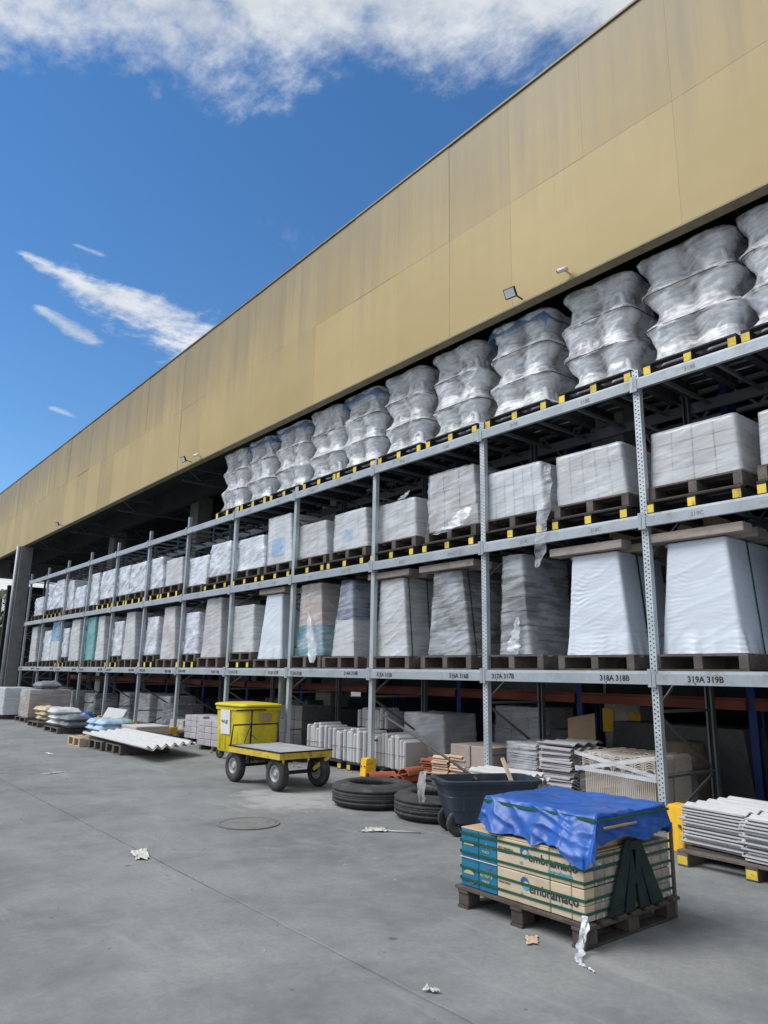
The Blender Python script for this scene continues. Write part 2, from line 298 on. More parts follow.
def ground_mat():
    m, t, b, vec, rnd = base('yard_concrete')
    geo = N(t, 'ShaderNodeNewGeometry'); p = geo.outputs['Position']
    sp_ = N(t, 'ShaderNodeSeparateXYZ'); t.links.new(p, sp_.inputs[0])
    a = smooth(t, noise(t, p, .55, 9, .68), .36, .64); bq = smooth(t, noise(t, p, 3.1, 9, .74), .38, .66); c = noise(t, p, 26, 5, .7)
    col = mixc(t, a, (.140, .143, .147), (.235, .236, .237))
    col = mixc(t, math_(t, 'MULTIPLY', bq, .42), col, (.285, .283, .278))
    col = mixc(t, math_(t, 'MULTIPLY', smooth(t, c, .35, .7), .42), col, (.125, .165, .168))
    # oil and water stains, and small flecks
    st = smooth(t, noise(t, p, 1.15, 6, .7, (1, .45, 1), .4), .60, .76)
    col = mixc(t, math_(t, 'MULTIPLY', st, .6), col, (.125, .125, .13))
    vo = N(t, 'ShaderNodeTexVoronoi'); t.links.new(p, vo.inputs['Vector']); vo.inputs['Scale'].default_value = 2.6
    wob = math_(t, 'ADD', vo.outputs['Distance'], math_(t, 'MULTIPLY', math_(t, 'SUBTRACT', noise(t, p, 22, 3, .6), .5), .10))
    vs = N(t, 'ShaderNodeSeparateXYZ'); t.links.new(vo.outputs['Color'], vs.inputs[0])
    fl = math_(t, 'MULTIPLY', math_(t, 'LESS_THAN', wob, math_(t, 'MULTIPLY', vs.outputs[1], .085)), math_(t, 'GREATER_THAN', vs.outputs[0], .3))
    col = mixc(t, math_(t, 'MULTIPLY', fl, .75), col, (.065, .085, .09))
    # scuffs dragged along the yard, hairline cracks, pale worn patches
    sf = smooth(t, noise(t, p, 3.2, 6, .7, (1, .16, 1), .3), .56, .72)
    col = mixc(t, math_(t, 'MULTIPLY', sf, .30), col, (.36, .36, .355))
    sd = smooth(t, noise(t, p, 4.1, 6, .7, (.2, 1, 1), .5), .60, .74)
    col = mixc(t, math_(t, 'MULTIPLY', sd, .38), col, (.12, .12, .122))
    vc = N(t, 'ShaderNodeTexVoronoi', feature='DISTANCE_TO_EDGE'); wn = N(t, 'ShaderNodeTexNoise'); wn.inputs['Scale'].default_value = 1.4; wn.inputs['Detail'].default_value = 6
    wa = N(t, 'ShaderNodeVectorMath', operation='ADD'); t.links.new(p, wn.inputs['Vector']); t.links.new(p, wa.inputs[0]); t.links.new(wn.outputs['Color'], wa.inputs[1])
    t.links.new(wa.outputs[0], vc.inputs['Vector']); vc.inputs['Scale'].default_value = .28
    ck = math_(t, 'MULTIPLY', math_(t, 'SUBTRACT', 1.0, smooth(t, vc.outputs['Distance'], .0, .0045)), smooth(t, noise(t, p, .5, 3, .5), .45, .6))
    col = mixc(t, math_(t, 'MULTIPLY', ck, .16), col, (.10, .10, .10))
    pt_ = smooth(t, noise(t, p, .75, 7, .7), .55, .68)
    col = mixc(t, math_(t, 'MULTIPLY', pt_, .30), col, (.33, .328, .32))
    v2 = N(t, 'ShaderNodeTexVoronoi'); t.links.new(p, v2.inputs['Vector']); v2.inputs['Scale'].default_value = 9
    v2s = N(t, 'ShaderNodeSeparateXYZ'); t.links.new(v2.outputs['Color'], v2s.inputs[0])
    f2 = math_(t, 'MULTIPLY', math_(t, 'LESS_THAN', v2.outputs['Distance'], math_(t, 'MULTIPLY', v2s.outputs[1], .12)), math_(t, 'GREATER_THAN', v2s.outputs[0], .72))
    col = mixc(t, math_(t, 'MULTIPLY', f2, .7), col, (.09, .09, .09))
    # cement spill beside the trolley
    ex = math_(t, 'DIVIDE', math_(t, 'SUBTRACT', sp_.outputs[0], 5.45), .85); ey = math_(t, 'DIVIDE', math_(t, 'SUBTRACT', sp_.outputs[1], 8.6), 1.15)
    el = math_(t, 'ADD', math_(t, 'MULTIPLY', ex, ex), math_(t, 'MULTIPLY', ey, ey))
    sp2 = smooth(t, math_(t, 'ADD', math_(t, 'SUBTRACT', 1.0, el), math_(t, 'MULTIPLY', math_(t, 'SUBTRACT', noise(t, p, 2.6, 7, .7), .5), 3.2)), .1, .9)
    col = mixc(t, math_(t, 'MULTIPLY', sp2, .55), col, (.42, .42, .41))
    # sawn joint along the yard with a crumbled edge
    jx = math_(t, 'ABSOLUTE', math_(t, 'SUBTRACT', math_(t, 'ADD', sp_.outputs[0], math_(t, 'MULTIPLY', math_(t, 'SUBTRACT', noise(t, p, 1.3, 5, .6), .5), .05)), 2.80))
    jn = math_(t, 'SUBTRACT', 1.0, smooth(t, jx, .004, .016))
    col = mixc(t, math_(t, 'MULTIPLY', math_(t, 'MULTIPLY', jn, smooth(t, noise(t, p, .8, 5, .6), .35, .6)), .5), col, (.07, .07, .07))
    jw = math_(t, 'MULTIPLY', math_(t, 'SUBTRACT', 1.0, smooth(t, jx, .02, .22)), smooth(t, noise(t, p, 3.0, 5, .65), .42, .68))
    col = mixc(t, math_(t, 'MULTIPLY', jw, .22), col, (.14, .14, .14))
    t.links.new(col, b.inputs['Base Color']); b.inputs['Roughness'].default_value = .82; b.inputs['Specular IOR Level'].default_value = .35
    hh = math_(t, 'SUBTRACT', math_(t, 'ADD', math_(t, 'MULTIPLY', c, .5), math_(t, 'MULTIPLY', noise(t, p, 120, 3, .6), .3)), jn)
    bump(t, b, hh, .45, .01)
ground_mat()

# ------------------------------------------------------------------ builders
CACHE = {}
def mesh(name, vs, fs, mat=None, smooth_=False):
    me = bpy.data.meshes.new(name); me.from_pydata([tuple(v) for v in vs], [], fs); me.update()
    if mat:
        for q in (mat if isinstance(mat, (list, tuple)) else [mat]): me.materials.append(MAT[q])
    if smooth_: me.polygons.foreach_set('use_smooth', [True] * len(me.polygons))
    return me
def link(name, data, parent=None, loc=(0, 0, 0), rot=(0, 0, 0), scale=(1, 1, 1)):
    o = bpy.data.objects.new(name, data); COL.objects.link(o); o.parent = parent
    o.location = loc; o.rotation_euler = rot; o.scale = scale
    return o
def tag(o, label, cat, group=None):
    o['label'] = label; o['category'] = cat
    if group: o['group'] = group
    return o
def empty(name, loc=(0, 0, 0), rz=0.0):
    o = link(name, None, None, loc, (0, 0, rz)); o.empty_display_size = .1; return o
def struct(o): o['kind'] = 'structure'; return o
def box_me(dx, dy, dz, mat, bev=.004):
    """box centred in x,y standing on z=0, chamfered edges"""
    k = ('box', round(dx, 4), round(dy, 4), round(dz, 4), mat, bev)
    if k in CACHE: return CACHE[k]
    bm = bmesh.new(); bmesh.ops.create_cube(bm, size=1)
    for v in bm.verts: v.co = Vector((v.co.x * dx, v.co.y * dy, (v.co.z + .5) * dz))
    if bev: bmesh.ops.bevel(bm, geom=bm.edges[:], offset=min(bev, dx * .3, dy * .3, dz * .3), segments=1, affect='EDGES')
    me = bpy.data.meshes.new('box'); bm.to_mesh(me); bm.free(); me.materials.append(MAT[mat]); CACHE[k] = me
    return me
def box(name, x0, x1, y0, y1, z0, z1, mat, parent=None, bev=.004, rot=(0, 0, 0)):
    return link(name, box_me(x1 - x0, y1 - y0, z1 - z0, mat, bev), parent, ((x0 + x1) / 2, (y0 + y1) / 2, z0), rot)
def bar_geo(a, b, w, h, vs, fs, upv=Vector((0, 0, 1))):
    a, b = Vector(a), Vector(b); d = (b - a).normalized()
    s_ = d.cross(upv)
    if s_.length < 1e-4: s_ = d.cross(Vector((1, 0, 0)))
    s_.normalize(); u_ = s_.cross(d); n0 = len(vs)
    for p in (a, b):
        for i, j in ((-1, -1), (1, -1), (1, 1), (-1, 1)): vs.append(p + s_ * (i * w / 2) + u_ * (j * h / 2))
    fs += [tuple(n0 + q for q in f) for f in ((3, 2, 1, 0), (4, 5, 6, 7), (0, 1, 5, 4), (1, 2, 6, 5), (2, 3, 7, 6), (3, 0, 4, 7))]
def bar(name, a, b, w, h, mat, parent=None, upv=Vector((0, 0, 1))):
    vs, fs = [], []; bar_geo(a, b, w, h, vs, fs, upv)
    return link(name, mesh(name, vs, fs, mat), parent)
def tube_geo(pts, r, vs, fs, n=8, closed=False):
    pts = [Vector(p) for p in pts]; rings = []; prev = None
    for i, p in enumerate(pts):
        d = (pts[min(i + 1, len(pts) - 1)] - pts[max(i - 1, 0)]).normalized()
        s_ = d.cross(Vector((0, 0, 1)))
        if s_.length < .05: s_ = prev if prev else d.cross(Vector((1, 0, 0)))
        s_ = (s_ - d * s_.dot(d)).normalized(); prev = s_; u_ = s_.cross(d); n0 = len(vs); rr = r[i] if isinstance(r, (list, tuple)) else r
        for k in range(n):
            a = 2 * math.pi * k / n; vs.append(p + s_ * (rr * math.cos(a)) + u_ * (rr * math.sin(a)))
        rings.append(n0)
    for i in range(len(rings) - 1):
        for k in range(n):
            k2 = (k + 1) % n; fs.append((rings[i] + k, rings[i] + k2, rings[i + 1] + k2, rings[i + 1] + k))
    fs.append(tuple(rings[0] + k for k in reversed(range(n)))); fs.append(tuple(rings[-1] + k for k in range(n)))
def tube(name, pts, r, mat, parent=None, n=8):
    vs, fs = [], []; tube_geo(pts, r, vs, fs, n); return link(name, mesh(name, vs, fs, mat, True), parent)
def lathe(profile, n, axis='z'):
    vs, fs = [], []; m_ = len(profile)
    for i in range(n):
        a = 2 * math.pi * i / n; c, s_ = math.cos(a), math.sin(a)
        for r, z in profile:
            vs.append((r * c, r * s_, z) if axis == 'z' else (z, r * c, r * s_))
    for i in range(n):
        j = (i + 1) % n
        for k in range(m_):
            k2 = (k + 1) % m_; fs.append((i * m_ + k, j * m_ + k, j * m_ + k2, i * m_ + k2))
    return vs, fs
def copy_tree(o, parent=None):
    c = o.copy(); COL.objects.link(c); c.parent = parent
    for ch in list(o.children): copy_tree(ch, c)
    return c
def text_me(body, size, mat, bold=0.0, shear=0.0):
    k = ('txt', body, size, mat, bold)
    if k in CACHE: return CACHE[k]
    cu = bpy.data.curves.new('lettering', 'FONT'); cu.body = body; cu.size = size; cu.offset = bold; cu.extrude = .0006; cu.shear = shear; cu.resolution_u = 3
    o = bpy.data.objects.new('lettering', cu); COL.objects.link(o)
    dg = bpy.context.evaluated_depsgraph_get(); me = bpy.data.meshes.new_from_object(o.evaluated_get(dg))
    bpy.data.objects.remove(o); me.materials.clear(); me.materials.append(MAT[mat]); CACHE[k] = me
    return me
# lettering on faces that look towards -X reads with +Y to the left
ROT_FRONT = (math.pi / 2, 0, -math.pi / 2)
def rnd(seed): return random.Random(seed)
def fbm(x, y, z, o=3):
    return mn.fractal(Vector((x, y, z)), .9, 2.1, o, noise_basis='PERLIN_ORIGINAL')

# ------------------------------------------------------------------ the ground
GR = 400.0
g = struct(link('ground', mesh('ground', [(-GR, -GR, 0), (GR, -GR, 0), (GR, GR, 0), (-GR, GR, 0)], [(0, 1, 2, 3)], 'yard_concrete')))

# ------------------------------------------------------------------ warehouse shell
D, YA, BAY = 7.648, 4.539, 2.5795
XF, ZB, ZS, ZT, Y0F, PW = 7.42, 6.83, 8.53, 10.31, 3.673 - 5 * 1.2975, 1.2975
NP = 36; Y1F = Y0F + NP * PW
wh = tag(empty('warehouse', (XF, Y0F, 0)), 'long open-fronted warehouse with a tall ochre metal fascia above the racking', 'building')
wh.location = (0, 0, 0)
fascia = box('fascia', XF + .035, XF + .16, Y0F, Y1F, ZB + .02, ZT - .02, 'cladding_ochre', wh)
def panel_mesh(h):
    # shallow pan: returned edges and faint oil-canning
    w_ = PW - .002; vs, fs = [], []; ny, nz = 8, 6
    for j in range(nz + 1):
        for i in range(ny + 1):
            y, z = w_ * i / ny, h * j / nz
            bulge = .006 * math.sin(math.pi * i / ny) * math.sin(math.pi * j / nz)
            vs.append((-bulge, y, z))
    for j in range(nz):
        for i in range(ny):
            a = j * (ny + 1) + i; fs.append((a, a + ny + 1, a + ny + 2, a + 1))
    n0 = len(vs)
    vs += [(.033, 0, 0), (.033, w_, 0), (.033, w_, h), (.033, 0, h)]
    c0, c1, c2, c3 = 0, ny, (nz + 1) * (ny + 1) - 1, nz * (ny + 1)
    fs += [tuple([n0 + 1, n0] + list(range(0, ny + 1))), tuple([n0 + 3, n0 + 2] + list(range(c2, c3 - 1, -1))),
           tuple([n0, n0 + 3] + [j * (ny + 1) for j in range(nz, -1, -1)]), tuple([n0 + 2, n0 + 1] + [j * (ny + 1) + ny for j in range(nz + 1)])]
    return mesh('cladding_panel', vs, fs, 'cladding_ochre')
pm_lo, pm_hi = panel_mesh(ZS - ZB - .004), panel_mesh(ZT - ZS - .004)
fo = fascia.location
for i in range(NP):
    r_ = rnd(i)
    for me, z in ((pm_lo, ZB), (pm_hi, ZS)):
        link('cladding_panel', me, fascia, (XF - fo.x + r_.uniform(-.003, .003), Y0F + i * PW + .001 - fo.y, z - fo.z), (0, 0, r_.uniform(-.002, .002)))
box('bottom_trim', XF - .012, XF + .16, Y0F, Y1F, ZB - .035, ZB - .004, 'trim_dark', wh)
box('parapet_cap', XF - .025, XF + .19, Y0F, Y1F, ZT, ZT + .04, 'trim_dark', wh)
ROOF_Z = 7.55
box('roof', XF + .17, 34, Y0F, Y1F + 1.5, ROOF_Z, ROOF_Z + .25, 'interior_shade', wh)
box('back_wall', 33.7, 34, Y0F, Y1F, 0, ROOF_Z - .01, 'interior_shade', wh)
box('light_stop_wall', 9.3, 33.6, Y1F + 1.05, Y1F + 1.3, 0, 6.2, 'interior_shade', wh)  # added wall closing the far end so less light leaks in
box('light_stop_wall', 7.7, 33.6, Y0F - .3, Y0F - .01, 0, ROOF_Z - .01, 'interior_shade', wh)  # unseen wall added at the near end to keep light out
box('eaves_beam', 9.2, 9.45, Y0F, Y1F + 1.0, 6.85, ROOF_Z - .01, 'interior_shade', wh)
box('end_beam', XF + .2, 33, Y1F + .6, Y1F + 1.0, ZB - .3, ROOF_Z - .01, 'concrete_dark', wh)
for k in range(4):
    yc = 6.75 + 8.25 * k
    c = box('column', 10.35, 10.9, yc - .32, yc + .32, 0, ROOF_Z - .01, 'concrete_post', wh, .02)
box('column', 7.30, 7.80, 33.75, 34.25, 0, ZB - .04, 'concrete_dark', wh, .02)
tube('downpipe', [(7.22, 33.9, 0), (7.22, 33.9, ZB - .04)], .07, 'steel', wh)
for xt in (12.0, 16.5, 21.0):
    vs, fs = [], []
    za, zb = 6.10, 6.62
    bar_geo((xt, Y0F + .1, za), (xt, Y1F, za), .09, .07, vs, fs); bar_geo((xt, Y0F + .1, zb), (xt, Y1F, zb), .09, .07, vs, fs)
    y = Y0F + .2; k = 0
    while y < Y1F - .7:
        bar_geo((xt, y, za if k % 2 else zb), (xt, y + .5, zb if k % 2 else za), .04, .04, vs, fs); y += .5; k += 1
    link('roof_truss', mesh('roof_truss', vs, fs, 'truss_metal'), wh)
y = Y0F + 1.0
while y < Y1F:
    vs, fs = [], []
    bar_geo((XF + .55, y, 7.28), (33, y, 7.28), .06, .10, vs, fs); bar_geo((XF + .55, y, 6.85), (33, y, 6.85), .05, .06, vs, fs)
    x, k = XF + .6, 0
    while x < 32:
        bar_geo((x, y, 6.85 if k % 2 else 7.25), (x + .6, y, 7.25 if k % 2 else 6.85), .03, .03, vs, fs); x += .6; k += 1
    link('rafter', mesh('rafter', vs, fs, 'steel_shade'), wh); y += BAY * 2
for k, zc in ((0, .93), (0, 1.02)):
    pass
for (ys, zs_, nm) in ((6.98, .78, 'sign_plate'), (6.50, .74, 'sign_plate')):
    box(nm, 10.325, 10.345, ys - .10, ys + .10, zs_, zs_ + .36, 'guard_yellow', wh)

struct(link('shade_floor', mesh('shade_floor', [(9.0, Y0F, .004), (33.6, Y0F, .004), (33.6, Y1F, .004), (9.0, Y1F, .004)], [(0, 1, 2, 3)], 'interior_shade')))  # dark sheet over the inner ground, shade put into its colour
# ------------------------------------------------------------------ pallet rack at the front
NB0, NB1 = -1, 11
XR = 8.90
ZBEAM = (1.619, 3.420, 5.137); BH = .150
rack = tag(empty('pallet_rack', (D, YA, 0)), 'long three-tier grey steel pallet rack along the warehouse front', 'rack')
rack.location = (0, 0, 0)
def upright_mesh(h, mat, w_=.085, dp=.075, th=.004):
    # open C-channel, mouth to the back: front web, two sides, two lips
    k = ('up', h, mat, w_)
    if k in CACHE: return CACHE[k]
    vs, fs = [], []
    def plate(x0, x1, y0, y1):
        n0 = len(vs)
        for z in (0, h):
            vs.extend([(x0, y0, z), (x1, y0, z), (x1, y1, z), (x0, y1, z)])
        fs.extend([tuple(n0 + q for q in f) for f in ((3, 2, 1, 0), (4, 5, 6, 7), (0, 1, 5, 4), (1, 2, 6, 5), (2, 3, 7, 6), (3, 0, 4, 7))])
    plate(0, th, -w_ / 2, w_ / 2)
    plate(th, dp, -w_ / 2, -w_ / 2 + th); plate(th, dp, w_ / 2 - th, w_ / 2)
    plate(dp - th, dp, -w_ / 2 + th, -w_ / 2 + .02); plate(dp - th, dp, w_ / 2 - .02, w_ / 2 - th)
    CACHE[k] = mesh('upright', vs, fs, mat); return CACHE[k]
def beam_mesh(L, mat):
    k = ('beam', L, mat)
    if k in CACHE: return CACHE[k]
    # stepped box beam: face, then a lip set back along its top
    prof = [(0, 0), (.05, 0), (.05, BH - .004), (.028, BH), (.024, BH - .028), (.0, BH - .034)]
    vs, fs = [], []
    for y in (0, L):
        for x, z in prof: vs.append((x, y, z))
    n = len(prof)
    for i in range(n): fs.append((i, (i + 1) % n, n + (i + 1) % n, n + i))
    fs.append(tuple(range(n))[::-1]); fs.append(tuple(range(n, 2 * n)))
    CACHE[k] = mesh('beam', vs, fs, mat); return CACHE[k]
HUP = 5.32
for k in range(NB0, NB1 + 2):
    y = YA + k * BAY
    h = HUP if k < 5 else HUP + .18
    u_ = link('upright', upright_mesh(h, 'upright_perforated' if k < 5 else 'steel'), rack, (D, y, .012))
    box('foot_plate', -.03, .12, -.07, .07, -.011, -.001, 'steel_shade', u_, 0)
    link('upright', upright_mesh(h, 'steel_shade'), rack, (XR, y, .012), (0, 0, math.pi))
    xa, xb = D + .078, XR - .078
    zs_ = [.55, 1.25, 2.1, 2.95, 3.8, 4.65]
    for j, z in enumerate(zs_):
        bar('brace', (xa, y, z), (xb, y, z), .03, .03, 'steel_shade', rack)
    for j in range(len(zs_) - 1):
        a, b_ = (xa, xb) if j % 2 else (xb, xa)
        bar('brace', (a, y + .016, zs_[j] + .04), (b_, y + .016, zs_[j + 1] - .04), .02, .03, 'steel_shade', rack)
    bar('brace', (xa, y + .016, .06), (xb, y + .016, .51), .02, .03, 'steel_shade', rack)
BEAMS = {}
for k in range(NB0, NB1):
    y = YA + k * BAY
    for lv, zc in enumerate(ZBEAM):
        L = BAY - .09
        BEAMS[k, lv] = link('beam', beam_mesh(L, 'steel'), rack, (D - .052, y + .045, zc - BH / 2))
        link('beam', beam_mesh(L, 'steel_shade'), rack, (XR + .052, y + BAY - .045, zc - BH / 2), (0, 0, math.pi))
        for s_ in (.0, L):
            box('end_bracket', -.008, .0, (-.042 if s_ == 0 else L - .002), (.002 if s_ == 0 else L + .042), -.03, BH + .02, 'steel', BEAMS[k, lv], .001)
        for j in range(4):
            yy = y + .3 + j * (BAY - .6) / 3
            box('cross_bar', D + .002, XR - .002, yy - .02, yy + .02, zc - .02, zc + .02, 'steel_shade', rack, 0)
def arrow_mesh():
    return CACHE.setdefault('arrow', mesh('arrow', [(0, .012, .012), (0, -.012, .012), (0, 0, -.012)], [(0, 1, 2)], 'marker'))
rr = rnd(5)
for k in range(NB0, NB1):
    for half, num in ((0, 318 - 2 * k), (1, 317 - 2 * k)):
        bm_ = BEAMS[k, 0]
        nm = '%dA %dB' % (num, num)
        yc = (.40 if half == 0 else BAY - .42) + rr.uniform(-.05, .05)
        if k == -1: yc = 1.92 if half == 1 else .5
        sz = .088
        me = text_me(nm, sz, 'marker', .0022)
        link('lettering', me, bm_, (-.0015, yc + .24 - .045, .038 + rr.uniform(-.004, .008)), (math.pi / 2, rr.uniform(-.03, .03), -math.pi / 2))
        link('arrow', arrow_mesh(), bm_, (-.0015, yc + .11, .014))
        if k < 4:
            for lv, lt in ((1, 'C'), (2, 'E')):
                me = text_me('%d%s' % (num, lt), .07, 'marker_faint', .0005)
                link('lettering', me, BEAMS[k, lv], (-.0015, (.72 if half == 0 else 1.85) + rr.uniform(-.1, .1), .035), ROT_FRONT)
# column guards bolted in front of the uprights
def guard():
    vs = []
    pr = [(-.17, 0), (0, 0), (0, .28), (-.15, .28)]
    for y in (-.085, .085):
        for x, z in pr: vs.append((x, y, z))
    fs = [(0, 1, 2, 3)[::-1], (4, 5, 6, 7), (0, 1, 5, 4), (1, 2, 6, 5), (2, 3, 7, 6), (3, 0, 4, 7)]
    bm = bmesh.new(); V = [bm.verts.new(v) for v in vs]
    for f in fs: bm.faces.new([V[i] for i in f])
    bmesh.ops.recalc_face_normals(bm, faces=bm.faces)
    bmesh.ops.bevel(bm, geom=bm.edges[:], offset=.008, segments=2, affect='EDGES')
    me = bpy.data.meshes.new('guard'); bm.to_mesh(me); bm.free(); me.materials.append(MAT['guard_yellow']); return me
gme = guard()
ORD = ['first', 'second', 'third', 'fourth', 'fifth', 'sixth', 'seventh', 'eighth', 'ninth', 'tenth', 'eleventh', 'twelfth', 'thirteenth', 'fourteenth', 'fifteenth',
       'sixteenth', 'seventeenth', 'eighteenth', 'nineteenth', 'twentieth', 'twenty-first', 'twenty-second', 'twenty-third', 'twenty-fourth', 'twenty-fifth']
for k in range(0, 9):
    o = link('column_guard', gme, None, (D + .09, YA + k * BAY, 0) if k else (7.08, 3.96, 0), (0, 0, 0), (1.3, .9, 1) if k else (1.3, 1, 1.5))
    extra = {0: 'yellow steel guard at the rack upright behind the blue-tarped pallet', 2: 'yellow steel guard at the rack upright behind the large flat tyre',
             4: 'orange-yellow steel guard left of the yellow bin', 5: 'yellow steel guard right behind the end of the white corrugated sheet'}
    tag(o, extra.get(k, 'yellow steel guard at the foot of the %s rack upright from the right' % ORD[k]), 'guard', 'yellow guards at the rack feet')
    for s_ in (-1, 1):
        link('bolt', CACHE.setdefault('bolt', mesh('bolt', *lathe([(.0, 0), (.012, 0), (.012, .012), (0, .012)], 8), 'steel_shade')), o, (-.163, s_ * .05, .16), (0, -rad(86), 0))

# second rack just inside: blue posts, orange beams
rack2 = tag(empty('inner_rack'), 'dark blue rack with orange beams standing behind the grey rack', 'rack')
X2, Y2 = 9.50, 4.33
for k in range(-1, 12):
    y = Y2 + k * BAY
    link('upright', upright_mesh(6.0, 'rack_blue', .10), rack2, (X2, y, .0))
    link('upright', upright_mesh(6.0, 'rack_blue', .10), rack2, (X2 + 1.05, y + .35, .0), (0, 0, math.pi))
    if k < 11:
        for zc in (1.30, 3.1, 4.9):
            link('beam', beam_mesh(BAY - .11, 'rack_orange'), rack2, (X2 - .04, y + .055, zc - .06))

# ------------------------------------------------------------------ pallets
def make_pallet(kind, wy, dx, h, simple=False):
    """stringers run in x so their ends face the yard; returns a thing at its base centre"""
    wood = {'black': 'black_wood', 'old': 'old_wood', 'worn': 'old_wood', 'pale': 'pale_wood'}[kind]
    bt = .022
    if simple:
        vs, fs, mi = [], [], []
        for j in range(3):
            yc = (-1 + j) * (wy / 2 - .05)
            bar_geo((-dx / 2, yc, (h - bt) / 2), (dx / 2, yc, (h - bt) / 2), .10, h - bt, vs, fs); mi += [0] * 6
            if kind == 'black': bar_geo((-dx / 2 - .004, yc, (h - bt) / 2), (-dx / 2 - .0002, yc, (h - bt) / 2), .10, h - bt - .01, vs, fs); mi += [1] * 6
        for j in range(5):
            xc = -dx / 2 + .055 + j * (dx - .11) / 4
            bar_geo((xc, -wy / 2, h - bt / 2), (xc, wy / 2, h - bt / 2), .10, bt, vs, fs); mi += [0] * 6
        me = mesh('pallet', vs, fs, [wood, 'yellow_paint']); me.polygons.foreach_set('material_index', mi)
        return link('pallet', me)
    t = empty('pallet')
    for j in range(3):
        yc = (-1 + j) * (wy / 2 - .05)
        s_ = box('stringer', -dx / 2, dx / 2, yc - .05, yc + .05, .0185 if kind in ('old', 'pale') else .0, h - bt - .0005, wood, t, .003)
        if kind in ('black', 'worn'):
            box('painted_end', -dx / 2 - .005, -dx / 2 - .0005, -.046, .046, .016, h - bt - .022, 'yellow_paint', s_, .001)
    if kind in ('old', 'pale'):
        for xc in (-dx / 2 + .045, 0, dx / 2 - .045): box('bottom_board', xc - .042, xc + .042, -wy / 2, wy / 2, -.0005 + .0005, .018, wood, t, .002)
    for j in range(6):
        xc = -dx / 2 + .052 + j * (dx - .104) / 5
        box('deck_board', xc - .05, xc + .05, -wy / 2, wy / 2, h - bt, h, wood, t, .002)
    return t
PAL = {}
def place_pallet(kind, x0, yc, z, wy, dx, h, label, simple=False, rz=0.0, group='pallets on the racking'):
    key = (kind, wy, dx, h, simple)
    if key not in PAL: PAL[key] = make_pallet(*key); o = PAL[key]
    else: o = copy_tree(PAL[key])
    o.location = (x0 + dx / 2, yc, z); o.rotation_euler = (0, 0, rz)
    for q in ('label', 'category', 'group'):
        if q in o: del o[q]
    return tag(o, label, 'pallet', group)

# ------------------------------------------------------------------ wrapped loads
def wrap_mesh(x0, x1, bl, br, tl, tr, zb, zt, amp, seed, mat, ripple=0.0, flare=0.0, sag=.012, step=.055):
    """film skin round a block whose front outline is the given trapezoid (bl/br/tl/tr = y at base/top, left/right)"""
    nz = max(6, int((zt - zb) / step)); vs, fs = [], []
    nx, ny = max(4, int((x1 - x0) / step)), max(4, int(abs(bl - br) / step))
    loop = []
    for i in range(nx): loop.append((i / nx, 0.0, 0, -1))
    for i in range(ny): loop.append((1.0, i / ny, 1, 0))
    for i in range(nx): loop.append((1 - i / nx, 1.0, 0, 1))
    for i in range(ny): loop.append((0.0, 1 - i / ny, -1, 0))
    n = len(loop); ox = seed * 13.7
    for j in range(nz + 1):
        t = j / nz; yl = bl + (tl - bl) * t; yr = br + (tr - br) * t; z = zb + (zt - zb) * t
        env = min(1, (1 - t) * 6 + .25)
        for i, (u, v, nx_, ny_) in enumerate(loop):
            x = x0 + (x1 - x0) * u; y = yr + (yl - yr) * v
            dg = z + .45 * (x + y)
            dd = amp * env * (.7 * fbm(x * 1.7 + ox, y * 1.7, z * 2.6, 2) + .8 * (1 - min(1, 3.2 * abs(mn.noise(Vector((x * 1.3 + ox, y * 1.3, dg * 5.5)))))) ** 2)
            if ripple: dd += ripple * math.sin(z * 125 + 9 * fbm(x * 1.5 + ox, y * 2.2, z * 1.6, 3)) * max(0, .5 - .4 * t + 1.5 * fbm(x * 2.5, y * 2.5 + ox, z * 2, 2))
            if flare: dd += flare * max(0, 1 - t * 5) * (.5 + fbm(x * 6, y * 6 + ox, 1.3, 2))
            # rounded vertical corners
            cx, cy = min(u, 1 - u) * (x1 - x0), min(v, 1 - v) * abs(yl - yr)
            rc = .035
            pull = 0
            if cx < rc and cy < rc: pull = (rc - max(cx, cy)) * .32
            ccx = (1 if u < .5 else -1) * pull if cx < rc else 0
            ccy = (1 if v < .5 else -1) * pull if cy < rc else 0
            vs.append((x + nx_ * dd + ccx, y + ny_ * dd + ccy, z - (sag * abs(fbm(x * 3, y * 3, seed)) if j == nz else 0)))
    for j in range(nz):
        for i in range(n):
            k = (i + 1) % n; fs.append((j * n + i, j * n + k, (j + 1) * n + k, (j + 1) * n + i))
    b0 = nz * n; cx, cy = (x0 + x1) / 2, (tl + tr) / 2
    for f_ in (.6,):
        n0 = len(vs)
        for i in range(n):
            p = vs[b0 + i]; vs.append((cx + (p[0] - cx) * f_, cy + (p[1] - cy) * f_, zt + amp * .6 * fbm(p[0] * 4, p[1] * 4, seed)))
        for i in range(n):
            k = (i + 1) % n; fs.append((b0 + i, b0 + k, n0 + k, n0 + i))
        b0 = n0
    vs.append((cx, cy, zt)); c = len(vs) - 1
    for i in range(n): fs.append((b0 + i, b0 + (i + 1) % n, c))
    return mesh('wrap', vs, fs, mat, True)
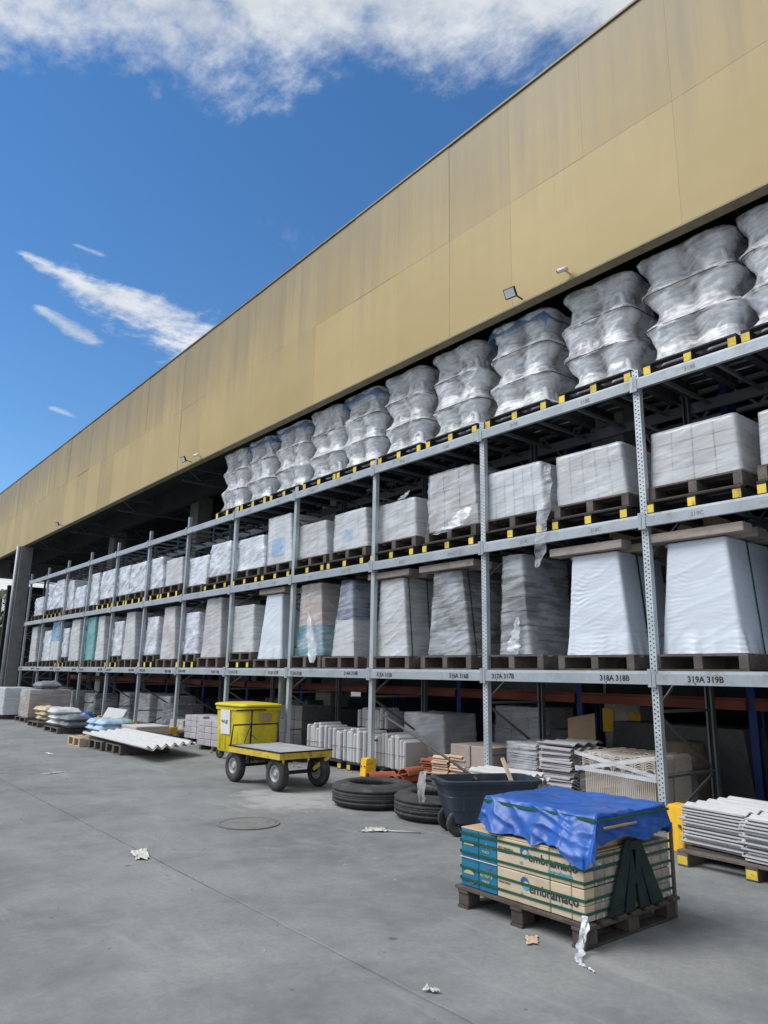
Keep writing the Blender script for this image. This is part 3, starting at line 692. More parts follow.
def trap_block(x0, x1, bl, br, tl, tr, zb, zt, mat):
    vs = [(x0, br, zb), (x1, br, zb), (x1, bl, zb), (x0, bl, zb), (x0, tr, zt), (x1, tr, zt), (x1, tl, zt), (x0, tl, zt)]
    fs = [(3, 2, 1, 0), (4, 5, 6, 7), (0, 1, 5, 4), (1, 2, 6, 5), (2, 3, 7, 6), (3, 0, 4, 7)]
    bm = bmesh.new(); V = [bm.verts.new(v) for v in vs]
    for f in fs: bm.faces.new([V[i] for i in f])
    bmesh.ops.bevel(bm, geom=bm.edges[:], offset=.006, segments=1, affect='EDGES')
    me = bpy.data.meshes.new('block'); bm.to_mesh(me); bm.free(); me.materials.append(MAT[mat]); return me
X0L, DEP = 7.735, 1.02
def wrapped_load(name, label, cat, bl, br, tl, tr, zb, zt, boxmat, grid=None, filmmat='film_haze', amp=.012, seed=1, ripple=0, flare=0, layers=None,
                 group='wrapped loads on the racking', x0=X0L, dep=DEP, straps=(), labelpatch=None):
    o = tag(empty(name, (x0, (bl + br) / 2, zb)), label, cat, group)
    px, py, pz = o.location
    r_ = rnd(seed * 3 + 1); o.rotation_euler = (0, 0, r_.uniform(-.02, .02)); o.location.x += r_.uniform(0, .035)
    B = (bl - py, br - py, tl - py, tr - py); H = zt - zb; ins = .018
    r_ = rnd(seed)
    if grid:
        ny, nz, nx = grid
        for a in range(ny):
            for c in range(nz):
                for e_ in range(nx):
                    t0, t1 = c / nz, (c + 1) / nz
                    tm = (t0 + t1) / 2
                    yl = B[0] + (B[2] - B[0]) * tm - ins; yr = B[1] + (B[3] - B[1]) * tm + ins
                    wy = (yl - yr) / ny; dx_ = (dep - 2 * ins) / nx
                    me = box_me(round(dx_ - .010, 3), round(wy - .010, 3), round(H / nz - .008, 3), boxmat, .006)
                    link('box', me, o, (ins + dx_ * (e_ + .5) + r_.uniform(-.003, .003), yr + wy * (a + .5), .003 + t0 * (H - .012)), (0, 0, r_.uniform(-.006, .006)))
    else:
        segs = layers or [(0, 1, boxmat)]
        for (t0, t1, mt) in segs:
            f = lambda a, b_, t: a + (b_ - a) * t
            me = trap_block(ins, dep - ins, f(B[0], B[2], t0) - ins, f(B[1], B[3], t0) + ins, f(B[0], B[2], t1) - ins, f(B[1], B[3], t1) + ins, t0 * (H - .012) + .002, t1 * (H - .012) - .002, mt)
            link('contents', me, o)
    if filmmat:
        link('wrap', wrap_mesh(0, dep, *B, .004, H, amp, seed, filmmat, ripple, flare, step=.017 if ripple else .045), o)
    for (xx, mt) in straps:      # vertical strap down the right-hand side and over the top
        vs, fs = [], []
        pts = [(xx, B[1] - .012, .0), (xx, B[3] - .012, H + .006)]
        for q in range(len(pts) - 1): bar_geo(pts[q], pts[q + 1], .02, .004, vs, fs, Vector((0, 1, 0)))
        bar_geo((xx, B[3] - .012, H + .008), (xx, B[2] + .012, H + .008), .02, .004, vs, fs)
        link('strap', mesh('strap', vs, fs, mt), o)
    if labelpatch:
        y_, z_, w_, h_, mt = labelpatch
        box('label_sheet', .002, .012, B[0] - y_ - w_, B[0] - y_, z_, z_ + h_, mt, o, .001)
    return o
def plank_pair(yl, yr, z, k, what):
    o = tag(empty('timber_batten', (X0L - .06, (yl + yr) / 2, z)), 'weathered timber planks laid on top of %s' % what, 'timber', 'timbers on top of the trapezoid loads')
    w_ = yl - yr; r_ = rnd(k)
    for j, x in enumerate((.0, .40, .80)):
        box('plank', x, x + .22, -w_ / 2 + r_.uniform(-.02, .02), w_ / 2 + r_.uniform(-.02, .02), .0, .105, 'plank', o, .006)
    return o
# --- middle tier: (bl, br, tl, tr, zt, contents, grid, film, amp, description)
MID = [
 (3.22, 2.12, 3.20, 2.14, 4.44, 'carton_pink', (3, 3, 2), 'film_haze', .008, 'brownish film-wrapped load cut off by the right edge on the middle shelf'),
 (4.50, 3.40, 4.46, 3.42, 4.50, 'carton_grey', (4, 4, 2), 'film_haze', .010, 'low wide film-wrapped carton stack on the middle shelf, right of the near upright'),
 (5.86, 4.79, 5.86, 4.86, 4.52, 'carton_grey', (5, 3, 2), 'film_haze', .012, 'film-wrapped carton stack with a loose torn film tail on the middle shelf'),
 (7.16, 6.07, 7.14, 6.11, 4.54, 'carton_white', (6, 3, 2), 'film_haze', .010, 'film-wrapped stack of pale cartons left of the one with the torn film tail'),
 (8.45, 7.32, 8.44, 7.42, 4.80, 'carton_grey', (3, 3, 2), 'film_thin', .03, 'tall carton stack under a loose baggy clear sheet on the middle shelf'),
 (9.74, 8.71, 9.73, 8.75, 4.51, 'carton_grey', (4, 3, 2), 'film_haze', .016, 'low film-wrapped stack with a tuft of film on top, left of the baggy one'),
 (11.10, 10.00, 11.08, 10.10, 4.56, 'carton_grey', (4, 4, 2), 'film_haze', .014, 'film-wrapped stack with a pale blue label low on its front'),
 (12.28, 11.27, 12.28, 11.36, 4.52, 'carton_grey', (3, 4, 2), 'film_haze', .012, 'square grey film-wrapped stack right of the fourth upright on the middle shelf'),
 (13.49, 12.48, 13.52, 12.60, 4.86, 'carton_white', (3, 4, 2), 'film_haze', .010, 'tall upright film-wrapped stack with a large blue label on the middle shelf'),
 (14.95, 13.62, 14.87, 13.74, 4.56, 'carton_white', None, 'film_thick', .045, 'crumpled white-bagged load just left of the tall blue-labelled stack'),
 (16.24, 15.20, 16.20, 15.22, 4.62, 'carton_white', None, 'film_thick', .045, ''), (17.50, 16.43, 17.46, 16.36, 4.42, 'carton_white', None, 'film_thick', .02, ''),
 (18.96, 17.86, 18.98, 17.92, 4.55, 'carton_grey', None, 'film_haze', .02, ''), (20.19, 19.06, 20.19, 19.20, 4.69, 'carton_white', None, 'film_thick', .05, ''),
 (21.59, 20.36, 21.60, 20.42, 4.70, 'carton_white', None, 'film_thick', .05, ''), (22.75, 21.64, 22.74, 21.72, 4.72, 'carton_white', None, 'film_thick', .045, ''),
 (24.16, 22.95, 24.14, 22.95, 4.74, 'carton_white', None, 'film_thick', .05, ''), (25.50, 24.42, 25.50, 24.42, 4.76, 'carton_white', None, 'film_thick', .04, ''),
 (26.92, 25.76, 26.89, 25.76, 4.45, 'carton_purple', None, 'film_thick', .03, ''), (28.12, 27.02, 28.12, 27.20, 4.75, 'carton_white', None, 'film_thick', .04, ''),
 (29.25, 28.24, 29.25, 28.36, 4.90, 'carton_purple', None, 'film_thick', .05, ''), (30.30, 29.30, 30.30, 29.36, 4.81, 'carton_purple', None, 'film_thick', .05, ''),
 (32.25, 30.95, 32.18, 31.0, 4.43, 'carton_blue', None, 'film_thick', .04, ''), ]
ZM = ZBEAM[1] + BH / 2
for i, (bl, br, tl, tr, zt, cm, grid, fm, amp, desc) in enumerate(MID):
    near = i < 11
    yc, wy = (bl + br) / 2, 1.12
    zb = 3.84 if i not in (11, 17, 18, 19, 22) else 3.70
    lab = desc or '%s film-wrapped load on the middle shelf, %s from the right end' % ({'carton_white': 'crumpled white', 'carton_grey': 'boxy beige-grey', 'carton_purple': 'lilac-tinted white', 'carton_blue': 'low bluish'}[cm], ORD[i])
    wrapped_load('wrapped_load', lab, 'load', bl, br, tl, tr, zb, zt, cm, grid, fm, amp, 100 + i, flare=.05 if i == 4 else (.02 if i == 9 else 0), group='loads on the middle shelf',
                 labelpatch={6: (.30, .16, .30, .22, 'carton_blue'), 8: (.18, .18, .5, .36, 'carton_blue')}.get(i))
    if zb > 3.8:
        place_pallet('black', 7.66, yc, ZM + .003, wy, 1.15, .155, 'black yellow-ended pallet lowest beneath the %s middle-shelf load from the right' % ORD[i], not near)
        place_pallet('old', 7.71, yc, ZM + .161, wy, 1.08, .176, 'grey wooden pallet directly under the %s middle-shelf load from the right' % ORD[i], not near)
    else:
        place_pallet('old' if i in (11, 17, 18, 19, 22) else 'black', 7.66, yc, ZM + .003, wy, 1.15, .195, 'single pallet under the %s load of the middle shelf from the right' % ORD[i], not near)
# --- lower tier
LOW = [
 dict(q=(3.22, 2.22, 3.06, 2.38), zb=1.88, zt=3.14, c='carton_white', f='film_opaque', rip=.002, d='unseen white trapezoid load added beyond the right edge to block light, lowest shelf'),  # out of view, added to keep light off its neighbour's side
 dict(q=(4.50, 3.56, 4.35, 3.65), zb=1.88, zt=3.14, c='carton_white', f='film_opaque', rip=.002, plank=(4.56, 3.43), d='smooth white wrapped trapezoid load on the lowest shelf at the right edge', st=((.45, 'strap_green'),)),
 dict(q=(5.80, 4.88, 5.68, 5.00), zb=1.88, zt=3.14, c='carton_white', f='film_opaque', rip=.0035, plank=(5.94, 4.86), d='rippled white wrapped trapezoid load with planks on top, left of the near upright', st=((.4, 'strap_green'), (.41, 'strap_dark'))),
 dict(q=(6.94, 6.38, 6.86, 6.49), zb=1.90, zt=3.28, c='carton_mid', f='film_thin', rip=0, d='narrow dark trapezoid load in glossy clear film on the lowest shelf', st=()),
 dict(q=(8.42, 7.50, 8.31, 7.67), zb=1.90, zt=3.18, c='carton_mid', f='film_thin', rip=.004, plank=(8.56, 7.36), d='grey trapezoid tile load half covered by shiny torn film, planks on top', st=((.12, 'strap_dark'),)),
 dict(q=(9.74, 8.88, 9.62, 9.00), zb=1.90, zt=3.18, c='carton_grey', f='film_haze', rip=.002, plank=(9.86, 8.78), d='hazy film-wrapped trapezoid load with green edge strips beside the third upright', st=((.10, 'strap_green'), (.5, 'strap_green'))),
 dict(q=(11.0, 10.30, 10.75, 10.40), zb=1.91, zt=3.27, c='carton_white', f='film_thin', rip=0, d='narrow load, dark navy above and white below, in clear film', layers=[(0, .48, 'carton_white'), (.48, 1, 'carton_navy')]),
 dict(q=(12.26, 11.30, 12.15, 11.44), zb=1.93, zt=3.31, c='carton_pink', f='film_thin', rip=0, d='pinkish-brown trapezoid load with a teal lower half and trailing film', layers=[(0, .42, 'carton_teal'), (.42, 1, 'carton_pink')]),
 dict(q=(13.66, 12.74, 13.42, 12.81), zb=1.88, zt=3.20, c='carton_white', f='film_opaque', rip=.002, plank=(13.6, 12.62), d='flared smooth white wrapped load with planks on top above the yellow bin', st=((.3, 'strap_green'),)),
 dict(q=(14.88, 13.89, 14.88, 13.95), zb=2.03, zt=3.05, c='carton_grey', f='film_haze', rip=0, d='square film-wrapped load left of the flared white one'),
 dict(q=(16.40, 15.42, 16.26, 15.52), zb=1.93, zt=3.31, c='carton_pink', f='film_haze', rip=0, d='tall pinkish film-wrapped load left of the fifth upright'),
 dict(q=(17.56, 16.63, 17.44, 16.63), zb=2.03, zt=3.04, c='carton_purple', f='film_thick', rip=0),
 dict(q=(18.86, 17.92, 18.77, 18.12), zb=1.91, zt=3.26, c='carton_pink', f='film_haze', rip=0),
 dict(q=(20.12, 19.16, 19.96, 19.12), zb=2.03, zt=3.05, c='carton_white', f='film_thick', rip=0),
 dict(q=(21.70, 20.70, 21.58, 20.93), zb=1.92, zt=3.28, c='carton_grey', f='film_haze', rip=0),
 dict(q=(22.81, 21.86, 22.70, 21.82), zb=2.03, zt=3.05, c='carton_white', f='film_thick', rip=0),
 dict(q=(24.10, 23.30, 24.03, 23.50), zb=1.91, zt=3.29, c='carton_grey', f='film_haze', rip=0),
 dict(q=(25.60, 24.32, 25.45, 24.36), zb=1.92, zt=3.30, c='carton_teal', f='film_teal', rip=0, d='load draped in sea-green plastic on the lowest shelf far left'),
 dict(q=(26.87, 25.82, 26.82, 25.95), zb=1.90, zt=3.30, c='carton_grey', f='film_haze', rip=0),
 dict(q=(28.10, 27.10, 27.94, 27.06), zb=2.03, zt=3.04, c='carton_white', f='film_thick', rip=0),
 dict(q=(29.30, 28.35, 29.28, 28.36), zb=1.93, zt=3.34, c='carton_blue', f='film_thin', rip=0, d='load with a bright blue upper half on the lowest shelf far left', layers=[(0, .5, 'carton_white'), (.5, 1, 'carton_blue')]),
 dict(q=(30.30, 29.38, 30.28, 29.40), zb=1.92, zt=3.04, c='carton_white', f='film_thick', rip=0),
 dict(q=(32.2, 31.23, 32.2, 31.40), zb=1.88, zt=3.26, c='carton_grey', f='film_haze', rip=0),
]
ZL = ZBEAM[0] + BH / 2
for i, p in enumerate(LOW):
    bl, br, tl, tr = p['q']; near = i < 11
    cmn = {'carton_white': 'white', 'carton_grey': 'grey', 'carton_pink': 'pinkish', 'carton_purple': 'lilac-topped'}.get(p['c'], 'wrapped')
    lab = p.get('d') or '%s film-wrapped %s load on the lowest shelf, %s from the right end' % (cmn, 'tall tapering' if p['zb'] < 2 else 'short', ORD[i])
    amp = .0045 if p['f'] == 'film_opaque' else (.035 if p['f'] == 'film_thick' else .014)
    wrapped_load('wrapped_load', lab, 'load', bl, br, tl, tr, p['zb'], p['zt'], p['c'], None, p['f'], amp, 200 + i, p['rip'], .035 if p['f'] == 'film_opaque' else .01,
                 p.get('layers') or ([(j / 7, (j + 1) / 7, p['c']) for j in range(7)] if near and p['f'] != 'film_opaque' else None), 'loads on the lowest shelf', straps=p.get('st', ()))
    if 'plank' in p: plank_pair(*p['plank'], p['zt'] + .014, i, 'the %s lowest-shelf load from the right' % ORD[i])
    yc = (bl + br) / 2
    if p['zb'] > 2:
        place_pallet('black', 7.66, yc, ZL + .003, .98, 1.15, .155, 'black yellow-ended pallet lowest beneath the %s lowest-shelf load from the right' % ORD[i], not near)
        place_pallet('old', 7.71, yc, ZL + .161, .98, 1.08, .17, 'grey wooden pallet directly under the %s lowest-shelf load from the right' % ORD[i], not near)
    else:
        hh = p['zb'] - ZL - .008
        place_pallet('old', 7.68, yc, ZL + .003, 1.08, 1.12, round(hh, 3), 'weathered wooden pallet under the %s load of the lowest shelf from the right' % ORD[i], not near)
# torn film tail hanging from the second middle load
def strip_mesh(path, width, seed, mat, n=28):
    vs, fs = [], []; m_ = 6
    for i in range(n + 1):
        t = i / n * (len(path) - 1); k = min(int(t), len(path) - 2); f = t - k
        p = Vector(path[k]).lerp(Vector(path[k + 1]), f)
        w_ = width[k] + (width[k + 1] - width[k]) * f
        for j in range(m_ + 1):
            s_ = j / m_ - .5
            vs.append((p.x + .05 * fbm(i * .23 + seed, j * .6, 1, 2) * (.3 + w_ * 2), p.y + s_ * w_ + .03 * fbm(i * .3, j * .5 + seed, 4, 2), p.z + .02 * fbm(i * .3, j * .7, seed, 2)))
    for i in range(n):
        for j in range(m_):
            a = i * (m_ + 1) + j; fs.append((a, a + 1, a + m_ + 2, a + m_ + 1))
    return mesh('film_tail', vs, fs, mat, True)
o = tag(link('film_tail', strip_mesh([(7.66, 5.93, 4.42), (7.60, 5.95, 4.05), (7.57, 5.99, 3.62), (7.56, 6.03, 3.22), (7.57, 6.09, 3.02)], [.10, .24, .20, .18, .05], 3, 'film_thin')), 'torn strip of clear film hanging over the middle shelf beam', 'film')

for j, (path, wd, lab) in enumerate((
    ([(7.70, 11.75, 2.75), (7.67, 11.60, 2.35), (7.64, 11.45, 1.98), (7.60, 11.40, 1.80)], [.05, .22, .30, .12], 'loose film trailing down the front of the pinkish-brown and teal load'),
    ([(7.70, 9.05, 4.50), (7.78, 9.02, 4.58), (7.84, 9.0, 4.66)], [.20, .16, .03], 'tuft of film standing up on the low load beside the third upright'),
    ([(7.70, 7.5, 4.10), (7.64, 7.6, 3.92), (7.60, 7.75, 3.80), (7.58, 8.1, 3.74)], [.2, .4, .45, .2], 'gathered film bunched at the foot of the baggy middle-shelf load'),
    ([(7.71, 6.55, 2.4), (7.69, 6.60, 2.15), (7.66, 6.62, 1.90)], [.05, .16, .22], 'flap of film at the foot of the narrow dark load'))):
    tag(link('film_tail', strip_mesh(path, wd, 20 + j * 3, 'film_haze')), lab, 'film', 'loose film on the loads')
# ------------------------------------------------------------------ toilets on the top tier
def toilet_mesh():
    """close-coupled pan: foot, waisted pedestal, bowl and rim; length along y"""
    secs = [(0, .215, .115, -.02), (.03, .21, .112, -.02), (.08, .165, .095, -.03), (.17, .135, .085, -.03), (.25, .165, .11, -.01), (.33, .225, .155, .01), (.40, .262, .182, .015), (.445, .275, .19, .015), (.462, .268, .185, .015)]
    n = 24; vs, fs = [], []
    for z, a, b, off in secs:
        for i in range(n):
            t = 2 * math.pi * i / n; c, s_ = math.cos(t), math.sin(t)
            e_ = 2 / 2.5
            vs.append((b * math.copysign(abs(s_) ** e_, s_), off + a * math.copysign(abs(c) ** e_, c), z))
    m_ = len(secs)
    for j in range(m_ - 1):
        for i in range(n):
            k = (i + 1) % n; fs.append((j * n + i, j * n + k, (j + 1) * n + k, (j + 1) * n + i)[::-1])
    # rim opening and bowl floor
    prev = (m_ - 1) * n
    for z, f in ((.458, .80), (.40, .72), (.30, .40)):
        n0 = len(vs)
        for i in range(n):
            p = vs[(m_ - 1) * n + i]; vs.append((p[0] * f, .015 + (p[1] - .015) * f, z))
        for i in range(n):
            k = (i + 1) % n; fs.append((prev + i, prev + k, n0 + k, n0 + i)[::-1])
        prev = n0
    fs.append(tuple(prev + i for i in range(n))[::-1]); fs.append(tuple(range(n)))
    # the S of the trapway standing out on both flanks
    for s_ in (-1, 1):
        pts = [(s_ * .095, .06, .10), (s_ * .112, .02, .20), (s_ * .115, -.05, .26), (s_ * .11, -.12, .235), (s_ * .105, -.135, .15), (s_ * .108, -.15, .06), (s_ * .10, -.17, .02)]
        P = []
        for i in range(len(pts) - 1):
            for f in (0, .5): P.append(Vector(pts[i]).lerp(Vector(pts[i + 1]), f))
        P.append(Vector(pts[-1]))
        tube_geo(P, .045, vs, fs, 8)
    return mesh('toilet', vs, fs, 'ceramic', True)
TOI = toilet_mesh()
LAY = .468
def toilet_film(w_, dep, seed, nl):
    vs, fs = [], []; nz = 18 * nl; H = LAY * nl + .01
    n = 128
    for j in range(nz + 1):
        z = H * j / nz; t = (z % LAY) / LAY if z < LAY * nl - 1e-6 else 1.0
        prof = .62 + .38 * (abs(t - .40) / .60) ** 1.15 if t > .40 else .66 + .34 * ((.40 - t) / .40) ** 1.9
        li = min(int(z / LAY), nl - 1)
        for i in range(n):
            a = 2 * math.pi * i / n; c, s_ = math.cos(a), math.sin(a)
            e_ = 2 / 6.0
            x = dep / 2 * math.copysign(abs(c) ** e_, c); y = w_ / 2 * math.copysign(abs(s_) ** e_, s_)
            # film is drawn in between neighbouring pans and round their waists
            k = 1 - prof
            pin = math.exp(-(y / .075) ** 2) * (.03 + .26 * k) * (1 if abs(x) > dep * .36 else 0)
            pin2 = math.exp(-(x / .09) ** 2) * (.03 + .2 * k) * (1 if abs(y) > w_ * .4 else 0)
            shift = .028 * math.sin(li * 2.1 + seed * 1.7) + .02 * math.sin(seed * 5 + li * 4)
            k *= .75 + .5 * (.5 + .5 * math.sin(seed * 9.1 + li * 3.7 + (1 if y > 0 else 0)))
            yy = y * (1.03 - k * .62) + shift; xx = x * (1.02 - k * .5)
            dg = z + .6 * (xx + yy) * (1 if li % 2 else -1)
            dd = .012 * (1 - min(1, 2.5 * abs(mn.noise(Vector((xx * 4 + seed, yy * 6 + z * 5, z * 7)))))) ** 2 + .014 * fbm(xx * 2 + seed * 3.1, yy * 2, z * 3, 2) + .020 * (1 - min(1, 3 * abs(mn.noise(Vector((xx * 1.5 + seed * 2, yy * 1.5, dg * 5)))))) ** 2
            sgx = math.copysign(1, x); sgy = math.copysign(1, y)
            vs.append((xx - sgx * pin + sgx * dd * (abs(x) / (dep / 2)) ** 4, yy - sgy * pin2 + sgy * dd * (abs(y) / (w_ / 2)) ** 4, z + .006 * fbm(x * 5, y * 5, seed)))
    for j in range(nz):
        for i in range(n):
            k = (i + 1) % n; fs.append((j * n + i, j * n + k, (j + 1) * n + k, (j + 1) * n + i))
    b0 = nz * n
    for f, dz_ in ((.8, .015), (.4, .03)):
        n0 = len(vs)
        for i in range(n):
            p = vs[nz * n + i]; vs.append((p[0] * f, p[1] * f, H + dz_ + .02 * fbm(p[0] * 4, p[1] * 4, seed)))
        for i in range(n):
            k = (i + 1) % n; fs.append((b0 + i, b0 + k, n0 + k, n0 + i))
        b0 = n0
    fs.append(tuple(b0 + i for i in range(n)))
    return mesh('wrap', vs, fs, 'film_toilet', True)
def sheet_mesh(w_, dep, seed, mat):
    vs, fs = [], []; a, b = 10, 10
    for j in range(b + 1):
        for i in range(a + 1):
            x, y = dep * (i / a - .5), w_ * (j / b - .5)
            edge = max(abs(i / a - .5), abs(j / b - .5)) * 2
            vs.append((x * (1 + .02 * fbm(y * 4, seed, 0, 2)), y * (1 + .02 * fbm(x * 4, seed, 3, 2)), -.012 * max(0, edge - .8) * 5 * (.5 + fbm(x * 3, y * 3, seed, 2)) ))
    for j in range(b):
        for i in range(a):
            k = j * (a + 1) + i; fs.append((k, k + 1, k + a + 2, k + a + 1))
    return mesh('card', vs, fs, mat)
TOP = [(3.22, 2.12), (4.46, 3.26), (5.68, 4.62), (7.05, 5.92), (8.36, 7.24), (9.60, 8.52), (10.86, 9.76), (12.04, 10.92), (13.40, 12.16), (14.66, 13.54), (15.92, 14.74)]
ZTOP = ZBEAM[2] + BH / 2
TDESC = ['wrapped toilet stack cut off by the right edge of the picture', 'nearest complete wrapped stack of toilets, widest of the top shelf', 'wrapped toilet stack just left of the near upright, pale film on top',
         'wrapped toilet stack with a large blue plastic sheet on top, left of the floodlight gap']
for i, (yl, yr) in enumerate(TOP):
    yc, w_ = (yl + yr) / 2, yl - yr
    lab = TDESC[i] if i < 4 else 'film-wrapped stack of white toilets, %s from the right on the top shelf' % ORD[i]
    zb = ZTOP + .168
    o = tag(empty('toilet_stack', (X0L + .47, yc, zb), 0), lab, 'toilet stack', 'toilet stacks on the top shelf')
    r_ = rnd(400 + i)
    for l_ in range(3):
        for a in (-1, 1):
            for b in (-1, 1):
                link('toilet', TOI, o, (b * .235 + r_.uniform(-.01, .01), a * (w_ / 4) + r_.uniform(-.015, .015), LAY * l_ + .001), (0, 0, (math.pi if (l_ + a) % 3 == 0 else 0) + r_.uniform(-.05, .05)), (1.0, min(1.02, w_ / 1.12), 1))
        link('cardboard_layer', sheet_mesh(w_ * .93, .88, i * 3 + l_, 'carton_brown'), o, (0, 0, LAY * (l_ + 1) - .003), (r_.uniform(-.006, .006), r_.uniform(-.006, .006), 0))
        pts = []
        for q in range(49):
            a = 2 * math.pi * q / 48; c, s_ = math.cos(a), math.sin(a); e_ = 2 / 6
            pts.append((.495 * math.copysign(abs(c) ** e_, c), (w_ / 2 + .02) * math.copysign(abs(s_) ** e_, s_), LAY * (l_ + 1) - .02 + .008 * fbm(c * 2, s_ * 2, i + l_)))
        if l_ < 2: tube('strap', pts, .006, 'strap_dark', o, 5)
    link('wrap', toilet_film(w_ * 1.0, .97, i + 1.5, 3), o)
    if i in (3, 6, 8, 9, 2, 4):
        small = i in (2, 4)
        vs, fs = [], []; a_, b_ = 16, 16
        for jj in range(b_ + 1):
            for ii in range(a_ + 1):
                u, v = ii / a_ - .5, jj / b_ - .5
                x, y = 1.06 * u, w_ * 1.06 * v
                dn = max(0, abs(u) - .42) * 2.6 + max(0, abs(v) - .42) * 2.6
                x = max(-.50, min(.50, x)); y = max(-w_ / 2 * 1.03, min(w_ / 2 * 1.03, y))
                if small: x, y = x * .55 + .2, y * .6 - w_ * .17
                vs.append((x, y, LAY * 3 + .055 + .02 * fbm(x * 3, y * 3, i + 9) - dn * (.9 if not small else .3)))
        for jj in range(b_):
            for ii in range(a_):
                k = jj * (a_ + 1) + ii; fs.append((k, k + 1, k + a_ + 2, k + a_ + 1))
        link('blue_sheet', mesh('blue_sheet', vs, fs, 'film_blue', True), o)
    place_pallet('black', 7.66, yc, ZTOP + .003, round(min(1.14, w_ + .04), 2), 1.15, .16, 'black pallet with yellow ends under the %s toilet stack from the right' % ORD[i], i > 8)

exec_details = True
# ------------------------------------------------------------------ tarped tile pallet in the foreground
PX0, PX1, PY0, PY1 = 4.02, 5.04, 2.93, 4.03
fp = tag(empty('pallet', ((PX0 + PX1) / 2, (PY0 + PY1) / 2, 0)), 'dark worn wooden pallet on the yard under the tarped tile cartons', 'pallet', 'pallets on the yard')
for xx in (-.46, .0, .46):
    for yy in (-.49, 0, .49): box('block', xx - .06, xx + .06, yy - .05, yy + .05, .018, .097, 'dark_wood', fp, .004)
for yy in (-.49, 0, .49):
    box('bottom_board', -.53, .53, yy - .05, yy + .05, .0, .017, 'dark_wood', fp, .002); box('bearer', -.53, .53, yy - .05, yy + .05, .0975, .118, 'dark_wood', fp, .002)
for k in range(7): box('deck_board', -.53 + k * .1605, -.53 + k * .1605 + .097, -.565, .565, .1185, .141, 'dark_wood', fp, .003, (0, 0, rnd(k).uniform(-.006, .006)))
ts = tag(empty('tile_stack', ((PX0 + PX1) / 2, (PY0 + PY1) / 2, .142)), 'strapped stack of cream and teal tile cartons under a blue tarp in the foreground', 'tile stack')
tx, ty, tz = ts.location
def tbox(name, x0, x1, y0, y1, z0, z1, mat, parent=ts, bev=.005): return box(name, x0 - tx, x1 - tx, y0 - ty, y1 - ty, z0 - tz, z1 - tz, mat, parent, bev)
ZC = (.143, .335, .525)
for r_ in range(2):
    z0, z1 = ZC[r_] + .001, ZC[r_ + 1] - .004
    c1 = tbox('carton', 4.03, 4.50, 3.665, 3.835, z0, z1, 'teal_print'); c2 = tbox('carton', 4.031, 4.50, 3.838, 4.01, z0, z1, 'teal_print')
    c3 = tbox('carton', 4.028, 4.50, 3.215, 3.662, z0, z1, 'cream_print'); c4 = tbox('carton', 4.03, 4.50, 3.05, 3.212, z0, z1, 'cream_print')
    tbox('carton', 4.51, 5.02, 3.05, 4.01, z0, z1, 'carton')
    # end cartons set on edge, with printed marks
    for k in range(9):
        xa = 4.03 + k * .11
        for j in range(2):
            h_ = (z1 - z0) / 2
            tbox('carton', xa, xa + .106, 2.955, 3.046, z0 + j * h_, z0 + (j + 1) * h_ - .003, 'cream_print' if k == 0 else 'carton_end', bev=.003)
    fx, zc = 4.0265, (z0 + z1) / 2
    L_ = lambda txt, sz, mt, y, z, b=.0, sh=0: link('lettering', text_me(txt, sz, mt, b, sh), ts, (fx - tx, y - ty, z - tz), ROT_FRONT)
    L_('embramaco', .082, 'ink', 3.385, zc - .012, .0016)
    L_('porcelanato', .040, 'ink_teal', 3.225, zc - .052, .0004)
    L_('60', .03, 'ink_teal', 3.46, zc - .045)
    L_('PISO CER\u00c2MICO', .018, 'ink', 3.648, zc + .022); L_('ESMALTADO', .018, 'ink', 3.648, zc - .002)
    # swirl emblem: two crescents chasing each other
    for sgn in (0, 1):
        vs, fs = [], []
        for q in range(17):
            a = q / 16 * math.pi * 1.15 + sgn * math.pi + .3; wd = .013 * math.sin(math.pi * q / 16) + .0008
            R_ = .030
            for rr_ in (R_ - wd, R_ + wd): vs.append((0, -rr_ * math.cos(a), rr_ * math.sin(a) * .95))
        for q in range(16): fs.append((2 * q, 2 * q + 1, 2 * q + 3, 2 * q + 2))
        link('emblem', mesh('emblem', vs, fs, 'ink_teal' if sgn else 'ink_blue'), ts, (fx - .0008 - tx, 3.415 - ty, zc + .035 - tz))
    for yb in (3.93,):
        vs = [(0, -.05 * math.cos(q / 10 * math.pi), .028 * math.sin(q / 10 * math.pi)) for q in range(11)]
        link('emblem', mesh('emblem', vs, [tuple(range(11))], 'ink_gold'), ts, (fx - tx, yb - ty, zc - .01 - tz))
    L_('embra', .045, 'ink_gold', 3.82, zc + .0); L_('maco', .03, 'ink_gold', 3.80, zc - .035)
    for yy in (3.74, 3.90): tbox('printed_patch', fx - .0012, fx, yy - .02, yy + .02, zc + (.055 if yy < 3.8 else -.07), zc + (.068 if yy < 3.8 else -.058), 'ink_red', bev=0)
tbox('slip_sheet', 4.022, 4.52, 3.66, 4.015, ZC[1] - .0035, ZC[1] - .0005, 'carton_white', bev=0)
tbox('top_board', 4.03, 4.6, 2.96, 4.01, .5225, .531, 'carton')
# upper tier hidden below the tarp
for k in range(4): tbox('carton', 4.14, 4.90, 2.99 + k * .21, 2.99 + k * .21 + .205, .532, .745, 'carton')
# straps all round
for j, z in enumerate((.19, .265, .365, .44, .495)):
    sag = [(4.024, 4.014), (4.024, 2.948), (5.026, 2.948), (5.026, 4.014)]
    vs, fs = [], []
    for a in range(4):
        p, q = sag[a], sag[(a + 1) % 4]
        bar_geo((p[0] - tx, p[1] - ty, z - tz), (q[0] - tx, q[1] - ty, z + .004 - tz), .003, .016, vs, fs)
    link('strap', mesh('strap', vs, fs, 'strap_green'), ts)
